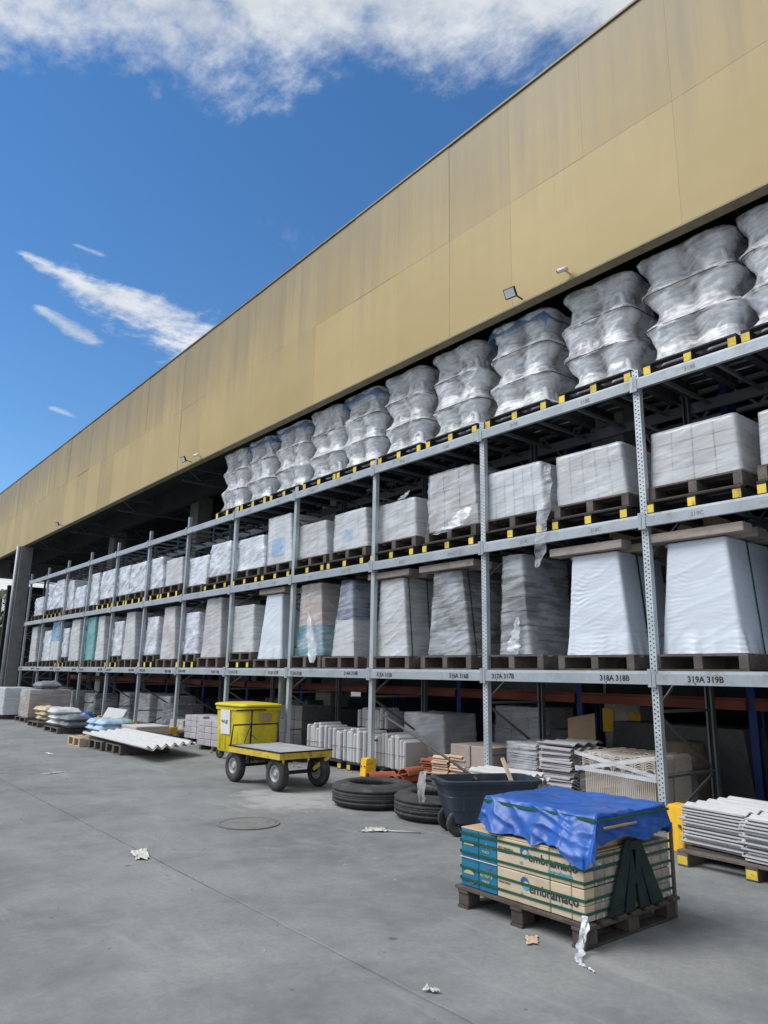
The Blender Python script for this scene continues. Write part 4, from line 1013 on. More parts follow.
# black A-shaped board on the end
vs, fs = [], []
ya = 2.938
def leg(x0, z0, x1, z1, w0, w1):
    n0 = len(vs)
    for y in (ya - .014, ya):
        vs.extend([(x0 - w0 / 2 - tx, y - ty, z0 - tz), (x0 + w0 / 2 - tx, y - ty, z0 - tz), (x1 + w1 / 2 - tx, y - ty, z1 - tz), (x1 - w1 / 2 - tx, y - ty, z1 - tz)])
    fs.extend([tuple(n0 + q for q in f) for f in ((0, 1, 2, 3), (7, 6, 5, 4), (1, 0, 4, 5), (2, 1, 5, 6), (3, 2, 6, 7), (0, 3, 7, 4))])
leg(4.31, .146, 4.50, .57, .15, .08); leg(4.80, .146, 4.58, .57, .15, .08)
ya = 2.936; leg(4.47, .147, 4.535, .50, .11, .05); leg(4.64, .147, 4.55, .50, .11, .05)
ya = 2.934; leg(4.54, .30, 4.54, .36, .14, .10); leg(4.54, .505, 4.54, .56, .10, .09)
link('end_frame', mesh('end_frame', vs, fs, 'black_board'), ts)
tbox('corner_lath', 5.03, 5.052, 2.93, 2.955, .02, .62, 'old_wood'); tbox('top_lath', 4.16, 4.52, 2.868, 2.888, .675, .69, 'carton_brown')
# the tarp: draped over the upper tier, longer at the front right corner
def tarp_mesh():
    cx0, cx1, cy0, cy1, zt = 4.125, 4.915, 2.90, 3.845, .757
    A, B = 92, 104; vs, fs = [], []
    def drop_front(y):   # hang on the -X side as a function of y
        t = (y - cy0) / (cy1 - cy0)
        if t < .22: return .30 - .25 * t
        return .225 - .03 * t + .015 * math.sin(t * 17)
    for j in range(B + 1):
        for i in range(A + 1):
            u = -0.36 + (1.72) * i / A; v = -0.30 + 1.60 * j / B     # 0..1 is the flat top
            x = cx0 + (cx1 - cx0) * min(1, max(0, u)); y = cy0 + (cy1 - cy0) * min(1, max(0, v)); z = zt
            ou = max(0, -u) / .36 if u < 0 else max(0, u - 1) / .36; ov = max(0, -v) / .30 if v < 0 else max(0, v - 1) / .30
            hu = (drop_front(y) if u < 0 else .20) * ou
            hv = (.165 + .02 * math.sin(x * 14) if v < 0 else .16) * ov
            corner = ou > 0 and ov > 0
            if corner: h = math.sqrt(hu * hu + hv * hv) * .82; 
            else: h = max(hu, hv)
            z -= h
            sx = -1 if u < 0 else 1; sy = -1 if v < 0 else 1
            fl = h * (.16 if not corner else .30)
            ft = max(0, 1 - abs(v - .05) * 2.2)
            if ou > 0:
                x += sx * (fl + .022 * ou * math.sin(y * 21 + 2.5 * fbm(y * 3, 1, 2)) + .03 * ou * fbm(y * 5, h * 4, 3))
                if u < 0: x -= .055 * ou + .04 * ft * ou
            if ov > 0: y += sy * (fl * .5 + .012 * ov * math.sin(x * 19 + 2 * fbm(x * 3, 5, 2)) + .012 * ov * fbm(x * 5, h * 4, 8))
            cr = (1 - min(1, 3 * abs(mn.noise(Vector((x * 4 + y * 2.5, y * 3.5 - x, 7)))))) ** 2
            z += (.010 * fbm(x * 4, y * 4, 2) + .012 * cr) if h == 0 else .018 * fbm(x * 6, y * 6, h * 5 + 3)
            if ou > 0 and not ov: x += sx * .022 * (1 - min(1, 2.6 * abs(mn.noise(Vector((y * 5 + h * 6, h * 9, 3)))))) ** 2
            if ov > 0 and not ou: y += sy * .014 * (1 - min(1, 2.6 * abs(mn.noise(Vector((x * 5 - h * 6, h * 9, 5)))))) ** 2
            if h > 0:
                # keep clear of the cartons it lies on
                if z < .541 and 4.025 < x < 5.03 and 2.95 < y < 4.02: z = .541 + .012 * abs(fbm(x * 9, y * 9, 1))
                if z < .53 and y < 2.965: y = min(y, 2.925)
                if z < .535 and x < 4.04: x = min(x, 4.008)
            vs.append((x - tx, y - ty, z - tz))
    for j in range(B):
        for i in range(A):
            k = j * (A + 1) + i; fs.append((k, k + 1, k + A + 2, k + A + 1))
    return mesh('tarp', vs, fs, 'tarp_blue', True)
tp = link('tarp', tarp_mesh(), None, (tx, ty, tz)); tag(tp, 'creased blue plastic tarp draped over the tile cartons', 'tarp')
md = tp.modifiers.new('s', 'SUBSURF'); md.levels = 1; md.render_levels = 1
vs, fs = [], []
bar_geo((4.098, 2.90, .728), (4.098, 3.84, .728), .004, .020, vs, fs)
bar_geo((4.098, 2.876, .728), (4.92, 2.876, .728), .004, .016, vs, fs)
o = tag(link('strap', mesh('strap', vs, fs, 'strap_green')), 'green strap pulled round the upper edge of the blue tarp', 'strap')
o = tag(link('film_scrap', strip_mesh([(4.0, 2.93, .20), (3.98, 2.92, .14), (3.95, 2.93, .05), (3.88, 2.90, .012), (3.80, 2.84, .010), (3.77, 2.72, .010)], [.03, .06, .04, .05, .03, .01], 8, 'film_thick')), 'scrap of clear film trailing from the foreground pallet corner onto the yard', 'film')

# ------------------------------------------------------------------ tyres
def tyre_mesh(R, rin, h, n=72):
    half = h / 2
    prof = [(rin, .03), (rin + .02, .0), (rin + .07, -.004), (R - .09, .004), (R - .03, .022), (R - .006, .05)]
    zs_ = [.05, .078, .08, .095, .097, .128, .13, .145, .147]
    g = [0, 0, .014, .014, 0, 0, .014, .014, 0]
    for z, d_ in zip(zs_, g): prof.append((R - d_, z + (half - .14) * .6))
    prof = prof + [(r, h - z) for r, z in reversed(prof)]
    prof += [(rin - .0, h - .05), (rin + .05, half + .03), (rin + .05, half - .03), (rin, .05)]
    return mesh('tyre', *lathe(prof, n), 'rubber', True)
ty1 = tag(link('tyre', tyre_mesh(.53, .30, .27), None, (6.10, 7.62, .006)), 'large worn tyre lying flat beside the trolley', 'tyre', 'tyres on the yard')
ty2 = tag(link('tyre', ty1.data, None, (6.20, 6.55, .006), (0, 0, .4), (.96, .96, 1.0)), 'large worn tyre lying flat half behind the blue skip', 'tyre', 'tyres on the yard')

# ------------------------------------------------------------------ dark blue tipping skip
sk = tag(empty('tipping_skip', (6.03, 5.63, 0), rad(-26)), 'dark blue plastic tipping skip on small wheels behind the tarped pallet', 'skip')
def skip_body():
    L0, L1, W0, W1, zb, zt = .455, .52, .235, .275, .115, .55
    vs, fs = [], []; n = 40
    def ring(t, inset=0.0):
        L, W = L0 + (L1 - L0) * t - inset, W0 + (W1 - W0) * t - inset
        z = zb + (zt - zb) * t; out_ = []
        for i in range(n):
            a = 2 * math.pi * i / n; c, s_ = math.cos(a), math.sin(a); e_ = 2 / 7
            out_.append((L * math.copysign(abs(c) ** e_, c) + .05 * (1 - t), W * math.copysign(abs(s_) ** e_, s_), z))
        return out_
    lv = [(0, .02), (.04, 0), (.30, 0), (.32, -.006), (.62, -.006), (.64, 0), (.80, 0), (.82, -.008), (.90, -.008), (.91, -.038), (.985, -.042), (1.0, -.03), (1.0, .018), (.9, .02), (.08, .02)]
    for t, ins in lv: vs += ring(t, ins)
    for j in range(len(lv) - 1):
        for i in range(n):
            k = (i + 1) % n; fs.append((j * n + i, j * n + k, (j + 1) * n + k, (j + 1) * n + i))
    fs.append(tuple(range(n))[::-1]); b0 = (len(lv) - 1) * n; fs.append(tuple(range(b0, b0 + n)))
    return mesh('body', vs, fs, 'skip_blue')
link('body', skip_body(), sk)
wheel_prof = [(.03, -.02), (.085, -.022), (.115, -.024), (.125, -.012), (.125, .012), (.115, .024), (.085, .022), (.03, .02)]
swm = mesh('wheel', *lathe(wheel_prof, 24, 'x'), 'rubber', True)
for s_, x in ((-1, -.36), (1, -.36), (-1, .34), (1, .34)):
    link('wheel', swm, sk, (x, s_ * .15, .126), (0, 0, math.pi / 2))
    bar('axle_bracket', (x, s_ * .115, .12), (x, s_ * .115, .165), .05, .03, 'black_metal', sk)
for x in (-.33, -.1, .15, .38): box('rib', x - .012, x + .012, -.262, -.225, .26, .50, 'skip_blue', sk, .004)
o = tag(tube('metal_pole', [(7.44, 9.12, .99), (6.75, 7.49, .78), (6.09, 5.80, .50)], .017, 'old_wood'), 'long thin pole leaning from the rack into the blue skip', 'pole')
o = tag(bar('wooden_handle', (6.28, 5.42, .40), (6.36, 5.68, .72), .035, .03, 'pale_wood'), 'short pale wooden handle sticking out of the blue skip', 'handle')
o = tag(link('rag', strip_mesh([(5.50, 5.93, .605), (5.44, 5.97, .60), (5.41, 5.97, .45), (5.43, 5.99, .30)], [.10, .12, .14, .08], 12, 'cloth_grey', 16)), 'grey rag hanging over the left rim of the blue skip', 'rag')

# ------------------------------------------------------------------ flatbed trolley
tl_ = tag(empty('trolley', (5.94, 9.66, 0), rad(3)), 'yellow flatbed trolley with grey deck, four tyres and a black end rail', 'trolley')
def cart_wheel(parent, x, y):
    R = .225
    pr_ = [(.115, -.05), (.15, -.062), (R - .03, -.06), (R - .006, -.045), (R, -.028), (R - .006, -.014), (R, -.006), (R, .006), (R - .006, .014), (R, .028), (R - .006, .045), (R - .03, .06), (.15, .062), (.115, .05)]
    w_ = link('wheel', CACHE.setdefault('cw', mesh('wheel', *lathe(pr_, 36, 'x'), 'rubber', True)), parent, (x, y, R + .004))
    rp = [(.0, -.03), (.04, -.045), (.05, -.03), (.085, -.022), (.10, -.045), (.117, -.05), (.117, .05), (.10, .045), (.085, .022), (.05, .03), (.04, .045), (0, .03)]
    rm = link('rim', CACHE.setdefault('cr', mesh('rim', *lathe(rp, 24, 'x'), 'rim_grey', True)), w_)
    return w_
for x in (-.35, .37):
    for y in (-.46, .66): cart_wheel(tl_, x, y)
ZD = .515
for (x0, x1, y0, y1) in ((-.46, -.42, -.66, .70), (.42, .46, -.66, .70), (-.42, .42, -.66, -.62), (-.42, .42, .66, .70)):
    box('frame_rail', x0, x1, y0, y1, ZD - .085, ZD, 'cart_yellow', tl_, .003)
for (x0, x1, y0, y1) in ((-.467, -.43, -.665, .705), (.43, .467, -.665, .705), (-.43, .43, -.665, -.63), (-.43, .43, .67, .705)):
    box('edge_strip', x0, x1, y0, y1, ZD + .002, ZD + .018, 'black_metal', tl_, .002)
for k in range(5): box('deck_plank', -.428 + k * .1715, -.428 + k * .1715 + .167, -.628, .668, ZD + .001, ZD + .015, 'deck_sheet', tl_, .002)
for y in (-.46, .66):
    bar('axle', (-.35, y, .23), (.37, y, .23), .045, .045, 'black_metal', tl_)
    for x in (-.22, .24):
        bar('axle_post', (x, y, .25), (x, y, ZD - .086), .05, .06, 'black_metal', tl_, Vector((1, 0, 0)))
bar('brace', (-.25, -.48, .25), (-.40, -.66, ZD - .087), .03, .05, 'cart_yellow', tl_); bar('brace', (.26, -.48, .25), (.40, -.66, ZD - .087), .03, .05, 'cart_yellow', tl_)
bar('cross_member', (.02, -.60, ZD - .12), (.02, .60, ZD - .12), .06, .06, 'black_metal', tl_)
bar('under_box', (-.1, .1, .36), (.2, .1, .36), .30, .10, 'black_metal', tl_)
tube('end_rail', [(-.44, .685, ZD + .0), (-.40, .70, ZD + .30), (.41, .70, ZD + .30), (.43, .685, ZD)], .014, 'black_metal', tl_, 6)
tube('tow_bar', [(-.02, .80, .22), (-.02, .80, 1.02)], .016, 'black_metal', tl_, 6); tube('tow_grip', [(-.30, .80, 1.025), (.24, .80, 1.025)], .013, 'black_metal', tl_, 6)
tube('chain', [(-.02, .785, .85), (-.10, .78, .66), (-.14, .78, ZD + .02)], .006, 'black_metal', tl_, 5); tube('chain', [(-.02, .785, .66), (.09, .78, ZD + .05)], .006, 'black_metal', tl_, 5)

# ------------------------------------------------------------------ yellow wheeled bin
bn = tag(empty('wheeled_bin', (7.10, 12.78, 0), rad(3)), 'bright yellow wheeled bin with a white paper sign behind the trolley', 'bin')
def bin_body():
    vs, fs = [], []; n = 48
    lv = [(.15, .375, .51), (.17, .385, .52), (.55, .40, .535), (.90, .415, .55), (.915, .44, .575), (.965, .44, .575), (.97, .43, .565), (.97, .40, .535), (.3, .35, .49)]
    for z, a, b in lv:
        for i in range(n):
            t = 2 * math.pi * i / n; c, s_ = math.cos(t), math.sin(t); e_ = 2 / 7
            vs.append((a * math.copysign(abs(c) ** e_, c), b * math.copysign(abs(s_) ** e_, s_), z))
    for j in range(len(lv) - 1):
        for i in range(n):
            k = (i + 1) % n; fs.append((j * n + i, j * n + k, (j + 1) * n + k, (j + 1) * n + i))
    fs.append(tuple(range(n))[::-1]); b0 = (len(lv) - 1) * n; fs.append(tuple(range(b0, b0 + n)))
    return mesh('body', vs, fs, 'bin_yellow', True)
b_ = link('body', bin_body(), bn); md = b_.modifiers.new('e', 'EDGE_SPLIT'); md.split_angle = rad(35)
def lid():
    vs, fs = [], []; n = 48
    for z, f in ((.975, 1.03), (1.0, 1.05), (1.022, 1.02), (1.035, .9), (1.05, .6), (1.052, .55)):
        for i in range(n):
            t = 2 * math.pi * i / n; c, s_ = math.cos(t), math.sin(t); e_ = 2 / 6
            vs.append((.445 * f * math.copysign(abs(c) ** e_, c), .58 * f * math.copysign(abs(s_) ** e_, s_), z))
    for j in range(5):
        for i in range(n):
            k = (i + 1) % n; fs.append((j * n + i, j * n + k, (j + 1) * n + k, (j + 1) * n + i))
    fs.append(tuple(range(n))[::-1]); fs.append(tuple(range(5 * n, 6 * n)))
    return mesh('lid', vs, fs, 'bin_yellow', True)
link('lid', lid(), bn)
sg = link('sign', mesh('sign', [(0, -.125, -.2), (0, .125, -.2), (0, .125, .2), (0, -.125, .2), (.004, -.125, -.2), (.004, .125, -.2), (.004, .125, .2), (.004, -.125, .2)],
          [(0, 3, 2, 1), (4, 5, 6, 7), (0, 1, 5, 4), (1, 2, 6, 5), (2, 3, 7, 6), (3, 0, 4, 7)], 'bin_label'), bn, (-.428, .10, .70), (0, rad(-2.5), 0), (1, 1.35, 1.15))
link('lettering', text_me('WUJE', .072, 'ink', .002), sg, (-.001, .105, -.03), ROT_FRONT)
for y in (-.30, -.1, .12, .32): box('rib', -.408, -.37, y - .012, y + .012, .20, .55, 'bin_yellow', bn, .008)
for x in (-.2, .2): box('rib', x - .012, x + .012, -.535, -.49, .22, .6, 'bin_yellow', bn, .008)
for x in (-.30, .30):
    for y in (-.42, .44):
        link('wheel', CACHE.setdefault('bw', mesh('wheel', *lathe([(.02, -.02), (.07, -.02), (.09, -.022), (.10, -.01), (.10, .01), (.09, .022), (.07, .02), (.02, .02)], 20, 'x'), 'rubber', True)), bn, (x, y, .101), (0, 0, .3))
        box('castor_fork', x - .03, x + .03, y - .012, y + .012, .09, .155, 'steel', bn, .002)
gr = []
box('clasp', -.1, .16, -.585, -.555, .72, .86, 'carton_brown', bn, .01)

# ------------------------------------------------------------------ corrugated sheets
def wave_sheet(length, width, pitch, amp, th, mat, n=8):
    """waves run along y, profile across x"""
    m_ = int(width / pitch * n); vs, fs = [], []; ny = 8
    for side, dz_ in ((0, 0), (1, th)):
        for j in range(ny + 1):
            for i in range(m_ + 1):
                x = width * (i / m_ - .5); vs.append((x, length * (j / ny - .5), dz_ + amp * math.sin(2 * math.pi * x / pitch)))
    W = m_ + 1; off = W * (ny + 1)
    for j in range(ny):
        for i in range(m_):
            k = j * W + i; fs.append((k, k + W, k + W + 1, k + 1)); k += off; fs.append((k, k + 1, k + W + 1, k + W))
    for i in range(m_):
        fs.append((i, i + 1, off + i + 1, off + i)); k = ny * W + i; fs.append((k + 1, k, off + k, off + k + 1))
    for j in range(ny):
        k = j * W; fs.append((k + W, k, off + k, off + k + W)); k = j * W + m_; fs.append((k, k + W, off + k + W, off + k))
    return mesh('sheet', vs, fs, mat, False)
cs = tag(empty('corrugated_sheets', (5.96, 15.36, .19), rad(-1)), 'white corrugated fibre-cement sheets lying on low pallets at the left', 'roof sheets')
sm = wave_sheet(3.75, 1.28, .22, .032, .009, 'fibre_white')
for v in sm.vertices: v.co.y += .58 * v.co.x
for k in range(3): link('sheet', sm, cs, (rnd(k).uniform(-.01, .01), .03 * k - .03, .035 + k * .0125), (0, 0, .002 * k))
for k, (x, y) in enumerate(((5.45, 16.9), (5.58, 15.9), (5.62, 14.95))):
    place_pallet('old' if k else 'pale', x - .28, y, 0, .85, 1.0, .18, ['pale', 'grey', 'dark grey'][k] + ' low pallet carrying the white corrugated sheets, ' + ['leftmost', 'middle', 'nearest'][k] + ' of three', group='pallets on the yard')
# white wavy sheets at the right edge
place_pallet('worn', 6.42, 3.05, 0, 1.30, 1.05, .13, 'wooden pallet with pale yellow block ends at the right edge of the yard', group='pallets on the yard')
for j in range(2):
    st_ = tag(empty('ridge_sheets', (7.02 - .16 * j, 3.41 - .62 * j, .131), rad(-6)), ['stack of white wavy sheets, left one on the right-hand pallet', 'stack of white wavy sheets, right one on the right-hand pallet'][j], 'roof sheets', 'white sheet stacks at right')
    wm = wave_sheet(.60, .84, .17, .016, .014, 'fibre_white', 6)
    for k in range(13): r_ = rnd(j * 50 + k); link('sheet', wm, st_, (r_.uniform(-.03, .03), r_.uniform(-.025, .025), .018 + k * .0265), (0, 0, r_.uniform(-.03, .03)))
for yy in (3.05 - .60, 3.05, 3.05 + .60):
    pass

def pillow(name, L, W, H, seed, mat, parent, loc, rz=0.0):
    k = ('pil', L, W, H, seed, mat)
    if k not in CACHE:
        vs, fs = [], []; a, b = 18, 12
        for s_ in (1, -1):
            for j in range(b + 1):
                for i in range(a + 1):
                    u, v = i / a * 2 - 1, j / b * 2 - 1
                    p = max(0, (1 - u ** 4) * (1 - v ** 4)) ** .55
                    hh = H / 2 * p * (1 + .6 * fbm(u * 1.7 + seed, v * 1.7, s_, 2) + .25 * (1 - min(1, 3 * abs(mn.noise(Vector((u * 3 + seed, v * 4 + u, s_))))))) if s_ > 0 else -H / 2 * p * .95
                    vs.append((W / 2 * v * (1 + .05 * fbm(u * 2, seed, v)), L / 2 * u, H / 2 + hh))
        m_ = (a + 1) * (b + 1)
        for j in range(b):
            for i in range(a):
                q = j * (a + 1) + i; fs.append((q, q + a + 1, q + a + 2, q + 1)); q += m_; fs.append((q, q + 1, q + a + 2, q + a + 1))
        CACHE[k] = mesh('sack', vs, fs, mat, True)
    return link(name, CACHE[k], parent, loc, (0, 0, rz))
def pillow_later(L, mt, h, loc, lab, j): return tag(pillow('bag', L + .1, L, h, 20 + j, mt, None, loc, .4 * j), lab, 'bag', 'loose bags below the rack')
# ------------------------------------------------------------------ goods on the ground below the rack
def tile_nest(nw, r, L, cnt, gap, mat):
    """one nest of barrel tiles, arcs one on another, axis along x"""
    vs, fs = [], []; n = 10
    for c in range(cnt):
        for x in (0, L):
            for rr_ in (r, r - .013):
                for i in range(n + 1):
                    a = math.pi * i / n; vs.append((x, rr_ * math.cos(a), c * gap + rr_ * math.sin(a) * .9))
        b = c * 4 * (n + 1); m_ = n + 1
        for i in range(n):
            fs.append((b + i, b + i + 1, b + 2 * m_ + i + 1, b + 2 * m_ + i)); fs.append((b + m_ + i + 1, b + m_ + i, b + 3 * m_ + i, b + 3 * m_ + i + 1))
            fs.append((b + i + 1, b + i, b + m_ + i, b + m_ + i + 1)); fs.append((b + 2 * m_ + i, b + 2 * m_ + i + 1, b + 3 * m_ + i + 1, b + 3 * m_ + i))
        for i in (0, n): fs.append((b + i, b + 2 * m_ + i, b + 3 * m_ + i, b + m_ + i) if i == 0 else (b + i, b + m_ + i, b + 3 * m_ + i, b + 2 * m_ + i))
    return mesh('tile_nest', vs, fs, mat, False)
def gpal(x0, yc, wy, h, label, kind='old', dx=1.05): return place_pallet(kind, x0, yc, 0, wy, dx, h, label, group='pallets below the rack')
# bundle of beige barrel tiles in film (bay right of the second upright)
gpal(7.86, 5.27, 1.1, .12, 'wooden pallet under the film-wrapped beige barrel tiles')
tb = tag(empty('barrel_tile_bundle', (7.92, 5.27, .122)), 'film-wrapped bundle of beige barrel roof tiles with scalloped top', 'roof tiles')
nm_ = tile_nest(0, .07, .40, 6, .026, 'clay_beige')
edge = [mesh('tile_row', *(lambda vs, fs: ([bar_geo((0, q * .0265, 0), (0, q * .0265, .40), .90 if 0 else .016, .38, vs, fs, Vector((1, 0, 0))) for q in range(36)], (vs, fs))[1])([], []), 'clay_beige')]
link('tile_row', edge[0], tb, (.22, -.47, .0)); link('tile_row', edge[0], tb, (.64, -.47, .0))
for k in range(7):
    r_ = rnd(k)
    link('tile_nest', nm_, tb, (.02, -.43 + k * .143, .41 + (0 if k in (0, 1, 5, 6) else -.02)), (0, 0, 0)); link('tile_nest', nm_, tb, (.44, -.43 + k * .143, .41))
link('wrap', wrap_mesh(-.03, .92, .53, -.53, .52, -.52, .0, .60, .006, 71, 'film_clear', 0, .03), tb)
for za, zb_ in ((.36, .40), (.60, .38), (.40, .58)):
    vs, fs = [], []; bar_geo((-.055, -.55, za), (-.06, .55, zb_), .004, .045, vs, fs); link('film_band', mesh('film_band', vs, fs, 'film_haze'), tb)
# stacks of grey corrugated pieces
gpal(7.9, 6.48, 1.1, .12, 'wooden pallet under the lilac-grey wavy sheets')
for j in range(2):
    st_ = tag(empty('wavy_sheet_stack', (8.35, 6.74 - j * .54, .122)), ['stack of lilac-grey wavy roof pieces, left of two under the second bay', 'stack of lilac-grey wavy roof pieces, right of two under the second bay'][j], 'roof sheets', 'grey wavy stacks')
    wm = wave_sheet(.50, .80, .2, .02, .016, 'fibre_grey', 6)
    for k in range(18): r_ = rnd(j * 70 + k); link('sheet', wm, st_, (r_.uniform(-.03, .03), r_.uniform(-.02, .02), .025 + k * .032), (r_.uniform(-.02, .02), 0, r_.uniform(-.04, .04)))
    if j == 1: link('top_sheet', wave_sheet(.50, .80, .25, .02, .012, 'fibre_white', 6), st_, (0, .05, .63), (0, 0, .05))
    else: link('wrap', wrap_mesh(-.43, .43, .27, -.27, .27, -.27, 0, .62, .02, 75, 'film_thin'), st_)
st_ = tag(empty('white_sheets', (7.46, 6.55, .0), .1), 'low pile of white wavy sheets in front of the lilac-grey stacks', 'roof sheets')
wm = wave_sheet(.95, .34, .14, .02, .014, 'fibre_white', 6)
for k in range(15): link('sheet', wm, st_, (rnd(k).uniform(-.03, .03), rnd(k + 9).uniform(-.05, .05), .025 + k * .027), (0, 0, rnd(k).uniform(-.06, .06)))
# cardboard drum and boxes at right, inside
def lathe_obj(name, prof, mat, loc, label, cat):
    return tag(link(name, mesh(name, *lathe(prof, 32), mat, True), None, loc), label, cat)
lathe_obj('fibre_drum', [(0, 0), (.26, 0), (.27, .02), (.29, .3), (.29, .52), (.30, .525), (.30, .56), (.28, .565), (.27, .60), (.26, .80), (.24, .83), (0, .84)], 'carton_shade', (9.22, 5.12, 0), 'round brown drum standing inside behind the near upright', 'drum')
bx = tag(empty('carton_pile', (9.0, 3.1, 0)), 'pale cartons in the gloom behind the white wavy sheets', 'boxes')
for k in range(6): box('box', -.3 + (k % 2) * .36, .04 + (k % 2) * .36, -.4 + (k // 2) * .36, -.06 + (k // 2) * .36, 0, .62 + .1 * (k % 3), 'carton_grey', bx, .006)
o = tag(box('cardboard_sheet', 9.02, 9.035, 6.32, 6.78, .62, 1.10, 'carton_brown', None, .002, (rad(-12), rad(18), 0)), 'brown cardboard sheet leaning tilted below the second bay beam', 'cardboard')
o = tag(empty('low_shelf', (9.2, 6.75, 0)), 'dark low shelf board with goods deep below the second bay', 'shelf')
box('board', -.3, .2, -1.1, 1.1, .60, .64, 'steel_shade', o); 
for y in (-1.0, 1.0): box('leg', -.05, .0, y - .03, y + .03, 0, .598, 'steel_shade', o)
# third bay: brown cartons, cream and terracotta tiles
bx = tag(empty('carton_pile', (8.25, 7.72, 0)), 'brown-grey cartons stacked behind the blue skip', 'boxes')
for k in range(8): box('box', -.3 + (k % 2) * .4, .09 + (k % 2) * .4, -.42 + ((k // 2) % 2) * .42, -.02 + ((k // 2) % 2) * .42, .31 * (k // 4), .305 + .31 * (k // 4), 'carton_pink', bx, .006)
wrapped_load('wrapped_load', 'tall film-wrapped grey carton tower in the dark behind the brown cartons', 'load', 8.95, 7.75, 8.9, 7.8, .004, 1.12, 'carton_grey', (3, 3, 1), 'film_thin', .02, 301, x0=9.75, dep=.8, group='loads below the rack')
gpal(7.78, 8.3, 1.0, .10, 'wooden pallet under the cream and terracotta tile stack')
for j, (y, x, mt, cnt) in enumerate(((7.98, 7.95, 'clay_cream', 9), (8.30, 7.90, 'clay_cream', 8), (8.62, 7.98, 'terracotta', 6))):
    st_ = tag(empty('roof_tile_stack', (x, y, .102), rad(6 * j)), ['stack of cream roof tiles nearest the blue skip', 'stack of cream roof tiles in the middle, below the leaning pole', 'low stack of terracotta tiles beside the cream ones'][j], 'roof tiles', 'roof tile stacks')
    tm_ = wave_sheet(.30, .42, .21, .025, .014, mt, 6)
    for k in range(cnt): r_ = rnd(j * 31 + k); link('roof_tile', tm_, st_, (.2 + r_.uniform(-.03, .03), r_.uniform(-.02, .02), .028 + k * .037), (0, 0, r_.uniform(-.06, .06)))
for j, (x, y, rz, cnt, e_) in enumerate(((7.30, 8.42, .3, 5, 'nearest the flat tyre'), (7.22, 8.92, -.2, 3, 'right beside the yellow guard'), (7.02, 8.08, .9, 1, 'lying alone behind the tyres'))):
    st_ = tag(empty('roof_tile_stack', (x, y, .0), rz), 'red terracotta barrel tiles on the ground, pile ' + e_, 'roof tiles', 'terracotta piles')
    for k in range(cnt): r_ = rnd(j * 77 + k); link('roof_tile', tile_nest(0, .10, .42, 1, .02, 'terracotta'), st_, (-.2 + r_.uniform(-.03, .03), r_.uniform(-.06, .06) + (k % 2) * .14 - .07, .0 + (k // 2) * .105), (0, 0, r_.uniform(-.15, .15)))
# fourth bay: white blocks on edge and wrapped crate
gpal(7.78, 9.98, 1.0, .13, 'dark pallet under the white blocks, right of the rack upright', 'black')
gpal(7.78, 11.15, 1.0, .13, 'dark pallet under the white blocks behind the trolley', 'black')
def block_row(x, y0, n, w_, h, z, mat, label, dx=.5, tilt=0.0):
    n, w_ = n * 2, w_ / 2
    o = tag(empty('block_row', (x, y0, z)), label, 'blocks', 'white and grey blocks below the rack')
    me = box_me(dx, w_ - .005, h, mat, .02)
    for k in range(n):
        r_ = rnd(n * 7 + k); link('block', me, o, (dx / 2 + r_.uniform(-.03, .03), w_ * (k + .5), 0), (tilt + r_.uniform(-.02, .02), 0, r_.uniform(-.04, .04)), (1, 1, r_.uniform(.88, 1.08)))
    vs, fs = [], []
    for z_ in (h * .45,): bar_geo((-.018, .0, z_), (-.018, n * w_, z_), .003, .007, vs, fs)
    link('strap', mesh('strap', vs, fs, 'strap_dark'), o); return o
block_row(7.82, 9.0, 7, .14, .50, .132, 'fibre_white', 'row of white ribbed blocks on edge right of the third upright')
block_row(7.80, 10.05, 4, .15, .54, .132, 'fibre_white', 'row of white ribbed blocks on edge left of the third upright')
block_row(7.86, 10.75, 2, .2, .52, .132, 'fibre_grey', 'pair of grey blocks beside the trolley wheel')
block_row(7.84, 11.25, 4, .15, .56, .132, 'fibre_white', 'row of white blocks half hidden by the trolley deck')
block_row(8.4, 10.2, 5, .16, .34, .66, 'fibre_grey', 'upper grey ribbed blocks piled behind the white row', .4)
for z_ in (): pass
wrapped_load('wrapped_crate', 'grey film-wrapped crate standing behind the white ribbed blocks', 'load', 10.05, 8.95, 10.0, 9.0, .14, .98, 'carton_grey', None, 'film_haze', .03, 303, x0=8.62, dep=.8, group='loads below the rack')
place_pallet('old', 8.5, 9.5, 0, 1.0, 1.05, .135, 'wooden pallet under the film-wrapped crate', group='pallets below the rack')
box_ = tag(empty('carton_pile', (9.9, 10.9, 0)), 'dim grey cartons far inside behind the third upright', 'boxes')
for k in range(4): box('box', -.3, .3, -.5 + k * .3, -.22 + k * .3, 0, .6 + .12 * (k % 2), 'carton_mid', box_, .006)
for j, (x, y, sx, h, mt, lab) in enumerate(((8.3, 9.3, .5, .30, 'sack_white', 'white bag lying on the film-wrapped crate'), (8.75, 11.6, .5, .25, 'sack_grey', 'dark bag slumped behind the white blocks'), (8.1, 7.0, .45, .2, 'sack_beige', 'beige bag on the brown-grey cartons'), (7.55, 13.7, .5, .22, 'sack_white', 'whitish bag on the floor beside the yellow bin'), (8.5, 16.9, .6, .25, 'sack_grey', 'dark bag between the paver cubes below the rack'))):
    z = {0: .99, 2: .002}.get(j, .006)
    if j == 0: continue
    o = pillow_later(sx, mt, h, (x, y, z), lab, j)
vs, fs = [], []; r_ = rnd(5)
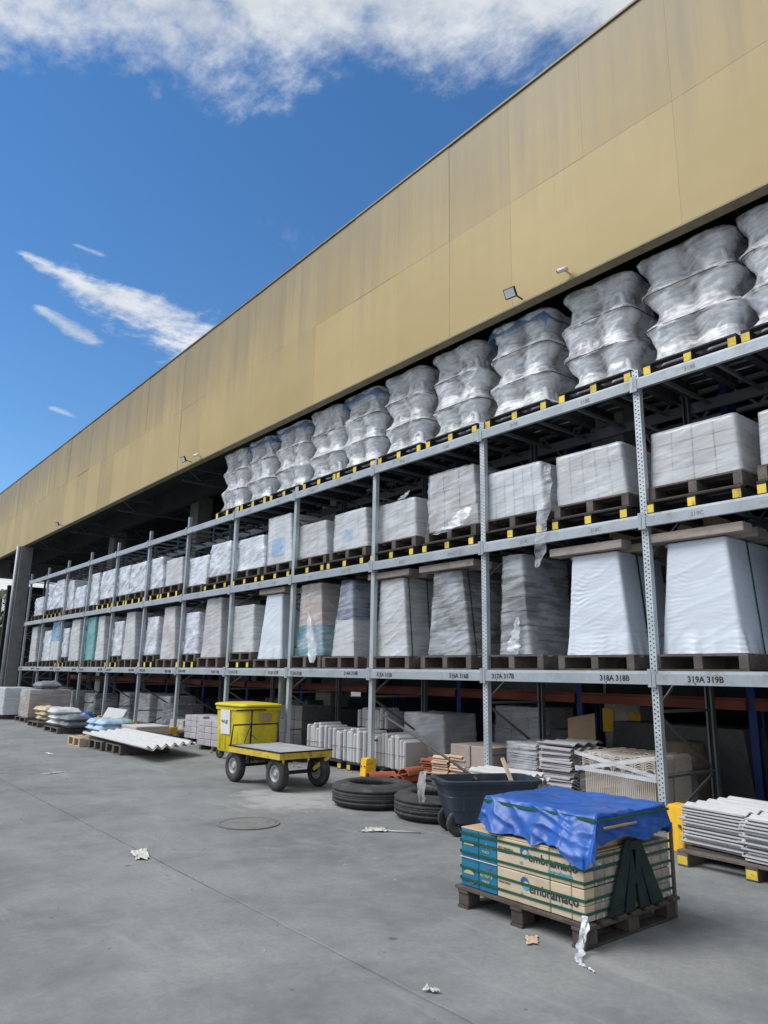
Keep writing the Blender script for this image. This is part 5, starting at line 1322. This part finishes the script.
for k in range(260):
    x, y = r_.uniform(7.0, 8.8), r_.uniform(2.2, 24); sz_ = r_.uniform(.012, .05)
    d_ = Vector((r_.gauss(0, 1), r_.gauss(0, 1), r_.gauss(0, .2))).normalized()
    bar_geo(Vector((x, y, sz_ * .3 + .004)), Vector((x, y, sz_ * .3 + .004)) + Vector((d_.x, d_.y, 0)) * sz_ * 1.6, sz_, sz_ * .45, vs, fs)
o = link('rubble', mesh('rubble', vs, fs, 'clay_cream')); o['kind'] = 'stuff'; o['label'] = 'broken tile bits strewn below the rack'; o['category'] = 'rubble'
# fifth and sixth bays
for j, (x, y, e_) in enumerate(((7.52, 14.62, 'lower front one left of the yellow bin'), (8.2, 15.5, 'rear one left of the yellow bin'), (8.0, 16.35, 'one below the sixth bay'))):
    o = tag(empty('paver_cube', (x, y, 0), rad(4)), 'cube of stacked grey pavers, ' + e_, 'pavers', 'grey paver cubes')
    for a in range(2):
        for b in range(3):
            for c in range(4): link('block', box_me(.34, .27, .125, 'fibre_grey', .008), o, (-.17 + a * .35, -.28 + b * .28, .09 + c * .13), (0, 0, rnd(a + b * 3 + c * 9).uniform(-.02, .02)))
    for b in (-.25, .25): box('batten', -.36, .36, b - .04, b + .04, 0, .088, 'old_wood', o)
lathe_obj('cream_pipe', [(0, 0), (.10, 0), (.10, 3.0), (0, 3.0)], 'carton_white', (9.15, 14.9, 0), 'cream vertical pipe inside behind the yellow bin', 'pipe')
GOODS = [  # x, y, wy, h, material, film, label
 (8.1, 12.9, .9, .85, 'carton_dark', None, 'dark boxes behind the yellow bin'),
 (8.0, 18.1, .9, .28, 'fibre_grey', None, 'low grey stack below the rack left of the paver cubes'),
 (8.3, 19.3, 1.0, .62, 'carton_dark', 'film_thin', 'dark film-wrapped load below the sixth bay from the right'),
 (8.6, 20.4, .9, .78, 'carton_mid', 'film_haze', 'grey film-wrapped load deep below the shelf behind the corrugated sheets'),
 (8.5, 21.7, 1.0, .82, 'carton_grey', 'film_haze', 'tall beige film-wrapped furniture below the shelf'),
 (8.4, 23.0, 1.0, .80, 'carton_mid', 'film_thin', 'brown-grey wrapped load below the shelf near the sacks'),
 (8.2, 25.6, 1.1, .70, 'carton_dark', 'film_thin', 'dark wrapped load below the shelf right of the big grey box'),
 (8.2, 28.0, 1.1, .75, 'carton_mid', 'film_haze', 'wrapped grey load below the shelf behind the big grey box'),
 (8.2, 30.6, 1.1, .80, 'carton_dark', 'film_haze', 'last wrapped load below the shelf at the far end'),
]
for j, (x, y, wy, h, mt, fm, lab) in enumerate(GOODS):
    place_pallet('old', x - .03, y, 0, 1.0, 1.05, .13, 'wooden pallet under the ' + lab, j > 3, group='pallets below the rack')
    wrapped_load('wrapped_load', lab, 'load', y + wy / 2, y - wy / 2, y + wy / 2 - .03, y - wy / 2 + .03, .132, .132 + h, mt, (3, 3, 1) if j < 6 else None, fm, .02, 310 + j, x0=x, dep=.8, group='loads below the rack')
# roof tile rows below the sixth bay
gpal(7.72, 18.0, 1.0, .12, 'wooden pallet under the barrel tiles beside the seventh upright')
o = tag(empty('barrel_tile_row', (7.75, 17.55, .122)), 'row of brown barrel tiles on a pallet beside the seventh upright', 'roof tiles')
bt_ = tile_nest(0, .10, .5, 2, .02, 'clay_beige')
for k in range(5): link('tile_nest', bt_, o, (0, .1 + .2 * k, 0))
# loads added on the inner rack as a dark backdrop, shade put into their colours
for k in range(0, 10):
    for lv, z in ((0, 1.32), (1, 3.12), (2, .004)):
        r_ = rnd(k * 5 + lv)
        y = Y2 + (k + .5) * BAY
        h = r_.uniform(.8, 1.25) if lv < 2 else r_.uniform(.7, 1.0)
        wrapped_load('backdrop_load', 'added shade-dark load on the %s shelf of the inner rack, %s bay from the right' % (('lower', 'upper', 'floor-level')[lv], ORD[k]), 'load', y + 1.1, y - 1.1, y + 1.0, y - 1.0, z, z + h, r_.choice(['carton_dark', 'interior_shade', 'carton_dark']), None, None, .02, 500 + k * 2 + lv,
                     x0=X2 + .35, dep=.65, group='added loads on the inner rack', layers=[(0, .5, 'carton_dark'), (.5, 1, 'carton_brown')] if k % 3 == 0 and lv == 1 else None)

# ------------------------------------------------------------------ goods on the yard, far left
def sacks(x, y, z, rows, cols, mat, label, L=.75, W=.5, H=.17, seed=0):
    o = tag(empty('sack_pile', (x, y, z)), label, 'sacks', 'sack piles on the yard')
    for r_ in range(rows):
        for c in range(cols):
            q = rnd(seed * 31 + r_ * 7 + c)
            pillow('sack', L, W, H, seed + (r_ + c) % 3, mat, o, (q.uniform(-.05, .05), (c - (cols - 1) / 2) * L * .95 + q.uniform(-.04, .04), r_ * H * .82), q.uniform(-.12, .12))
    return o
def yp(x, y, label, simple=False, wy=1.1, h=.14): place_pallet('old', x, y, 0, wy, 1.05, h, label, simple, 0, 'pallets on the yard')
yp(6.05, 18.55, 'wooden pallet under the pale blue bags'); yp(5.72, 20.7, 'wooden pallet under the white and grey sacks', False, 1.25)
yp(5.85, 23.0, 'wooden pallet under the beige sacks'); yp(6.05, 25.3, 'wooden pallet under the big grey box', False, 1.3); yp(5.6, 27.2, 'wooden pallet under the white appliances', True, 1.2); yp(6.5, 17.35, 'wooden pallet under the beige boards')
sacks(6.4, 18.55, .142, 2, 2, 'sack_blue', 'pale blue and white plastic bags heaped on a pallet', .55, .6, .16, 1)
sacks(6.85, 18.6, .142, 2, 1, 'sack_teal', 'greenish bags behind the pale blue ones', .6, .45, .15, 4)
sacks(6.10, 20.9, .142, 3, 1, 'sack_white', 'bulky white sack pile left of the pale blue bags', .9, .75, .17, 2)
sacks(6.15, 20.1, .142, 2, 1, 'sack_grey', 'dark grey sack slumped against the white sacks', .75, .7, .17, 6)
sacks(6.25, 23.0, .142, 3, 2, 'sack_beige', 'beige sack pile beside the big grey box', .5, .5, .15, 3)
o = tag(empty('board_pile', (6.98, 17.5, .142)), 'pile of beige boards behind the corrugated sheets', 'boards')
for k in range(5): box('board', -.4, .4, -.5, .5, .04 * k, .04 * k + .036, 'carton' if k % 2 else 'carton_white', o, .003, (0, 0, rnd(k).uniform(-.03, .03)))
wrapped_load('appliance_box', 'large grey-brown box wrapped in clear film on a pallet far left', 'box', 25.95, 24.75, 25.95, 24.75, .142, .98, 'carton_pink', None, 'film_thin', .012, 330, x0=6.10, dep=1.25, group='boxes far left')
for j, (y, mt, lab) in enumerate(((26.75, 'carton_white', 'white wrapped cabinet behind the large grey-brown box'), (27.55, 'carton_blue', 'bluish wrapped cabinet at the left edge'))):
    wrapped_load('appliance_box', lab, 'box', y + .36, y - .36, y + .36, y - .36, .142, 1.0, mt, None, 'film_haze', .012, 340 + j, x0=5.75, dep=.9, group='boxes far left')
pillow('sack', .9, .7, .22, 9, 'sack_grey', None, (6.75, 25.3, .985)); tag(bpy.context.scene.objects[-1] if False else [q for q in COL.objects if q.name.startswith('sack') and q.parent is None][-1], 'dark grey bag lying on top of the large grey-brown box', 'bag')
o = tag(box('leaning_sheet', 7.28, 7.31, 20.3, 21.8, .06, .62, 'fibre_white', None, .004, (0, rad(28), 0)), 'white panel leaning below the rack behind the sacks', 'panel')
def ball(r, seed, mat, name):
    bm = bmesh.new(); bmesh.ops.create_icosphere(bm, subdivisions=3, radius=r)
    for v in bm.verts: v.co *= 1 + .18 * fbm(v.co.x * 5 + seed, v.co.y * 5, v.co.z * 5)
    me = bpy.data.meshes.new(name); bm.to_mesh(me); bm.free(); me.materials.append(MAT[mat]); return me
o = tag(link('plastic_bag', ball(.24, 3, 'tarp_blue', 'bag'), None, (7.05, 22.1, .22), (0, 0, 0), (1, 1.2, .9)), 'bright blue crumpled plastic bag beside the beige sacks', 'bag')

# ------------------------------------------------------------------ lamps and cameras on the fascia
for j, (y, z, lab) in enumerate(((6.10, 6.95, 'black floodlight under the fascia edge, nearest one'), (17.02, 6.95, 'black floodlight at the middle of the fascia edge'), (28.1, 6.93, 'small floodlight at the far left of the fascia edge'))):
    fl = tag(empty('floodlight', (XF - .02, y, z - .10)), lab, 'floodlight', 'floodlights on the fascia')
    bar('arm', (0, -.06, .0), (-.26, -.02, .06), .025, .025, 'black_metal', fl); fl.scale = (.62, .62, .62)
    hd = link('housing', box_me(.06, .30, .24, 'black_metal', .01), fl, (-.27, .03, -.03), (0, rad(-30), rad(8)))
    box('lens', -.034, -.030, -.125, .125, .025, .215, 'lamp_glass', hd, 0)
    for q in range(5): box('fin', .031, .05, -.12 + q * .05, -.11 + q * .05, .03, .21, 'black_metal', hd, 0)
for j, (y, z, lab) in enumerate(((5.27, 6.93, 'small white security camera right of the near floodlight'), (16.5, 6.92, 'small white security camera beside the middle floodlight'))):
    cm = tag(empty('security_camera', (XF - .02, y, z - .02)), lab, 'camera', 'security cameras on the fascia')
    tube('bracket', [(.01, 0, 0), (-.05, 0, 0), (-.08, .01, .02)], .014, 'camera_white', cm)
    tube('body', [(-.06, -.04, .03), (-.12, .09, .01)], .032, 'camera_white', cm, 12)
    tube('lens', [(-.12, .088, .01), (-.124, .098, .008)], .022, 'black_metal', cm, 10)

# ------------------------------------------------------------------ yard details
mh = tag(empty('manhole_cover', (4.20, 7.42, .004)), 'round worn manhole cover set flush in the yard', 'manhole')
link('ring', mesh('ring', *lathe([(.30, 0), (.34, 0), (.34, .006), (.30, .006)], 40), 'manhole'), mh)
link('lid', mesh('lid', *lathe([(0, 0), (.295, 0), (.295, .005), (.27, .006), (.265, .003), (.1, .003), (.095, .006), (0, .006)], 40), 'manhole'), mh)
def scrap(name, x, y, s_, mat, label, seed, ratio=.6, hh=.03):
    vs, fs = [], []; a = 9
    for j in range(a + 1):
        for i in range(a + 1):
            u, v = i / a - .5, j / a - .5
            q = 1 + .5 * fbm(u * 3 + seed, v * 3, 1)
            vs.append((u * s_ * q, v * s_ * ratio * q, .006 + hh * abs(fbm(u * 4, v * 4 + seed, 2))))
    for j in range(a):
        for i in range(a):
            k = j * (a + 1) + i; fs.append((k, k + 1, k + a + 2, k + a + 1))
    return tag(link(name, mesh(name, vs, fs, mat, False), None, (x, y, .002), (0, 0, seed * 1.3)), label, 'litter', 'litter on the yard')
scrap('paper_scrap', 2.74, 6.72, .34, 'paper', 'crumpled white paper scrap on the open yard at left', 1, .35)
scrap('plastic_scrap', 5.12, 6.36, .26, 'paper', 'white plastic scrap on the yard in front of the tyres', 2, .6)
o = tag(tube('plastic_strip', [(5.10, 6.35, .012), (5.25, 6.15, .012), (5.42, 5.98, .012)], .009, 'paper', None, 5), 'thin white strip trailing from the plastic scrap before the tyres', 'litter', 'litter on the yard')
scrap('cardboard_scrap', 3.88, 3.25, .13, 'cardboard_scrap', 'torn brown cardboard piece beside the foreground pallet', 3, .5, .01)
scrap('paper_scrap', 2.87, 3.08, .07, 'paper', 'small pale paper scrap at the bottom of the yard', 4, .5)
scrap('paper_scrap', 3.60, 12.6, .28, 'paper', 'pale scrap on the yard far left of the trolley', 5, .3, .015)
scrap('paper_scrap', 4.3, 15.5, .30, 'paper', 'pale scrap on the yard in front of the corrugated sheets', 6, .25, .015)
scrap('paper_scrap', 5.75, 4.0, .07, 'cardboard_scrap', 'small brown scrap on the yard right of the tarped pallet', 7, .4, .01)
r_ = rnd(77); vs, fs = [], []
for k in range(420):
    x, y = r_.uniform(1.2, 7.3), r_.uniform(1.8, 22); s_ = r_.uniform(.003, .013) * (1 + .04 * y)
    n0 = len(vs); a = r_.uniform(0, 6)
    for q in range(4): vs.append((x + s_ * math.cos(a + q * 1.57) * r_.uniform(.6, 1.3), y + s_ * math.sin(a + q * 1.57) * r_.uniform(.6, 1.3), .001))
    vs.append((x, y, s_ * .7)); fs += [(n0, n0 + 1, n0 + 4), (n0 + 1, n0 + 2, n0 + 4), (n0 + 2, n0 + 3, n0 + 4), (n0 + 3, n0, n0 + 4)]
o = link('grit', mesh('grit', vs, fs, 'cloth_grey')); o['kind'] = 'stuff'; o['label'] = 'loose grit and crumbs scattered over the yard'; o['category'] = 'grit'

# ------------------------------------------------------------------ beyond the yard
o = tag(box('boundary_wall', -40, 60, 62, 62.3, 0, 3.6, 'wall_yellow'), 'ochre boundary wall at the far end of the yard', 'wall')
def tree(x, y, h, rx, seed, label, leaves=2600):
    o = tag(empty('tree', (x, y, 0)), label, 'tree', 'trees beyond the wall'); r_ = rnd(seed)
    vs, fs = [], []
    tube_geo([(0, 0, 0), (.15, .1, h * .3), (.05, -.1, h * .6)], [.28, .2, .12], vs, fs, 8)
    tips = []
    for k in range(7):
        a = k * .9 + r_.random(); p = Vector((rx * .6 * math.cos(a), rx * .6 * math.sin(a), h * r_.uniform(.6, .9)))
        tube_geo([(.08, 0, h * .4), p * .6 + Vector((0, 0, h * .25)), p], [.11, .07, .03], vs, fs, 6); tips.append(p)
    link('trunk', mesh('trunk', vs, fs, 'bark', True), o)
    vs, fs = [], []
    for k in range(leaves):
        t = r_.choice(tips); q = Vector((r_.gauss(0, 1), r_.gauss(0, 1), r_.gauss(0, .8))) * rx * .30 + t
        s_ = r_.uniform(.12, .28); n = Vector((r_.gauss(0, 1), r_.gauss(0, 1), r_.gauss(0, 1))).normalized(); u_ = n.orthogonal().normalized(); v_ = n.cross(u_)
        n0 = len(vs); vs.extend([q - u_ * s_, q + v_ * s_ * .5, q + u_ * s_, q - v_ * s_ * .5]); fs.append((n0, n0 + 1, n0 + 2, n0 + 3))
    link('crown', mesh('crown', vs, fs, 'leaf'), o)
tree(12.5, 66, 6.0, 3.0, 1, 'leafy green tree behind the ochre wall at the left edge'); tree(7.5, 68, 6.5, 3.2, 2, 'leafy tree left of the palm beyond the yard'); tree(17.0, 69, 6.0, 3.0, 3, 'leafy tree behind the warehouse end')
pt = tag(empty('palm_tree', (12.9, 64.5, 0)), 'palm with drooping fronds behind the ochre wall', 'tree'); r_ = rnd(9)
tube('trunk', [(0, 0, 0), (.1, .05, 4), (0, 0, 7.6)], [.2, .16, .13], 'bark', pt)
for k in range(18):
    a = k * 2 * math.pi / 18 + r_.uniform(-.15, .15); el = r_.uniform(.1, 1.1); vs, fs = [], []; P = []
    for q in range(9):
        t = q / 8; P.append(Vector((math.cos(a) * 2.4 * t * math.cos(el * .7), math.sin(a) * 2.4 * t * math.cos(el * .7), 7.6 + 1.5 * el * t - 1.9 * t * t)))
    tube_geo(P, [.03 * (1 - .8 * q / 8) for q in range(9)], vs, fs, 4)
    sd_ = Vector((-math.sin(a), math.cos(a), 0))
    for q in range(1, 9):
        for s_ in (-1, 1):
            for f in (0, .5):
                c = P[q - 1].lerp(P[q], f); d_ = (P[q] - P[q - 1]).normalized(); L = .55 * (1 - .5 * abs(q / 8 - .4)); n0 = len(vs)
                tip = c + sd_ * s_ * L + d_ * .25 - Vector((0, 0, .22)); vs.extend([c, c + d_ * .07, tip]); fs.append((n0, n0 + 1, n0 + 2))
    link('frond', mesh('frond', vs, fs, 'leaf_palm'), pt)
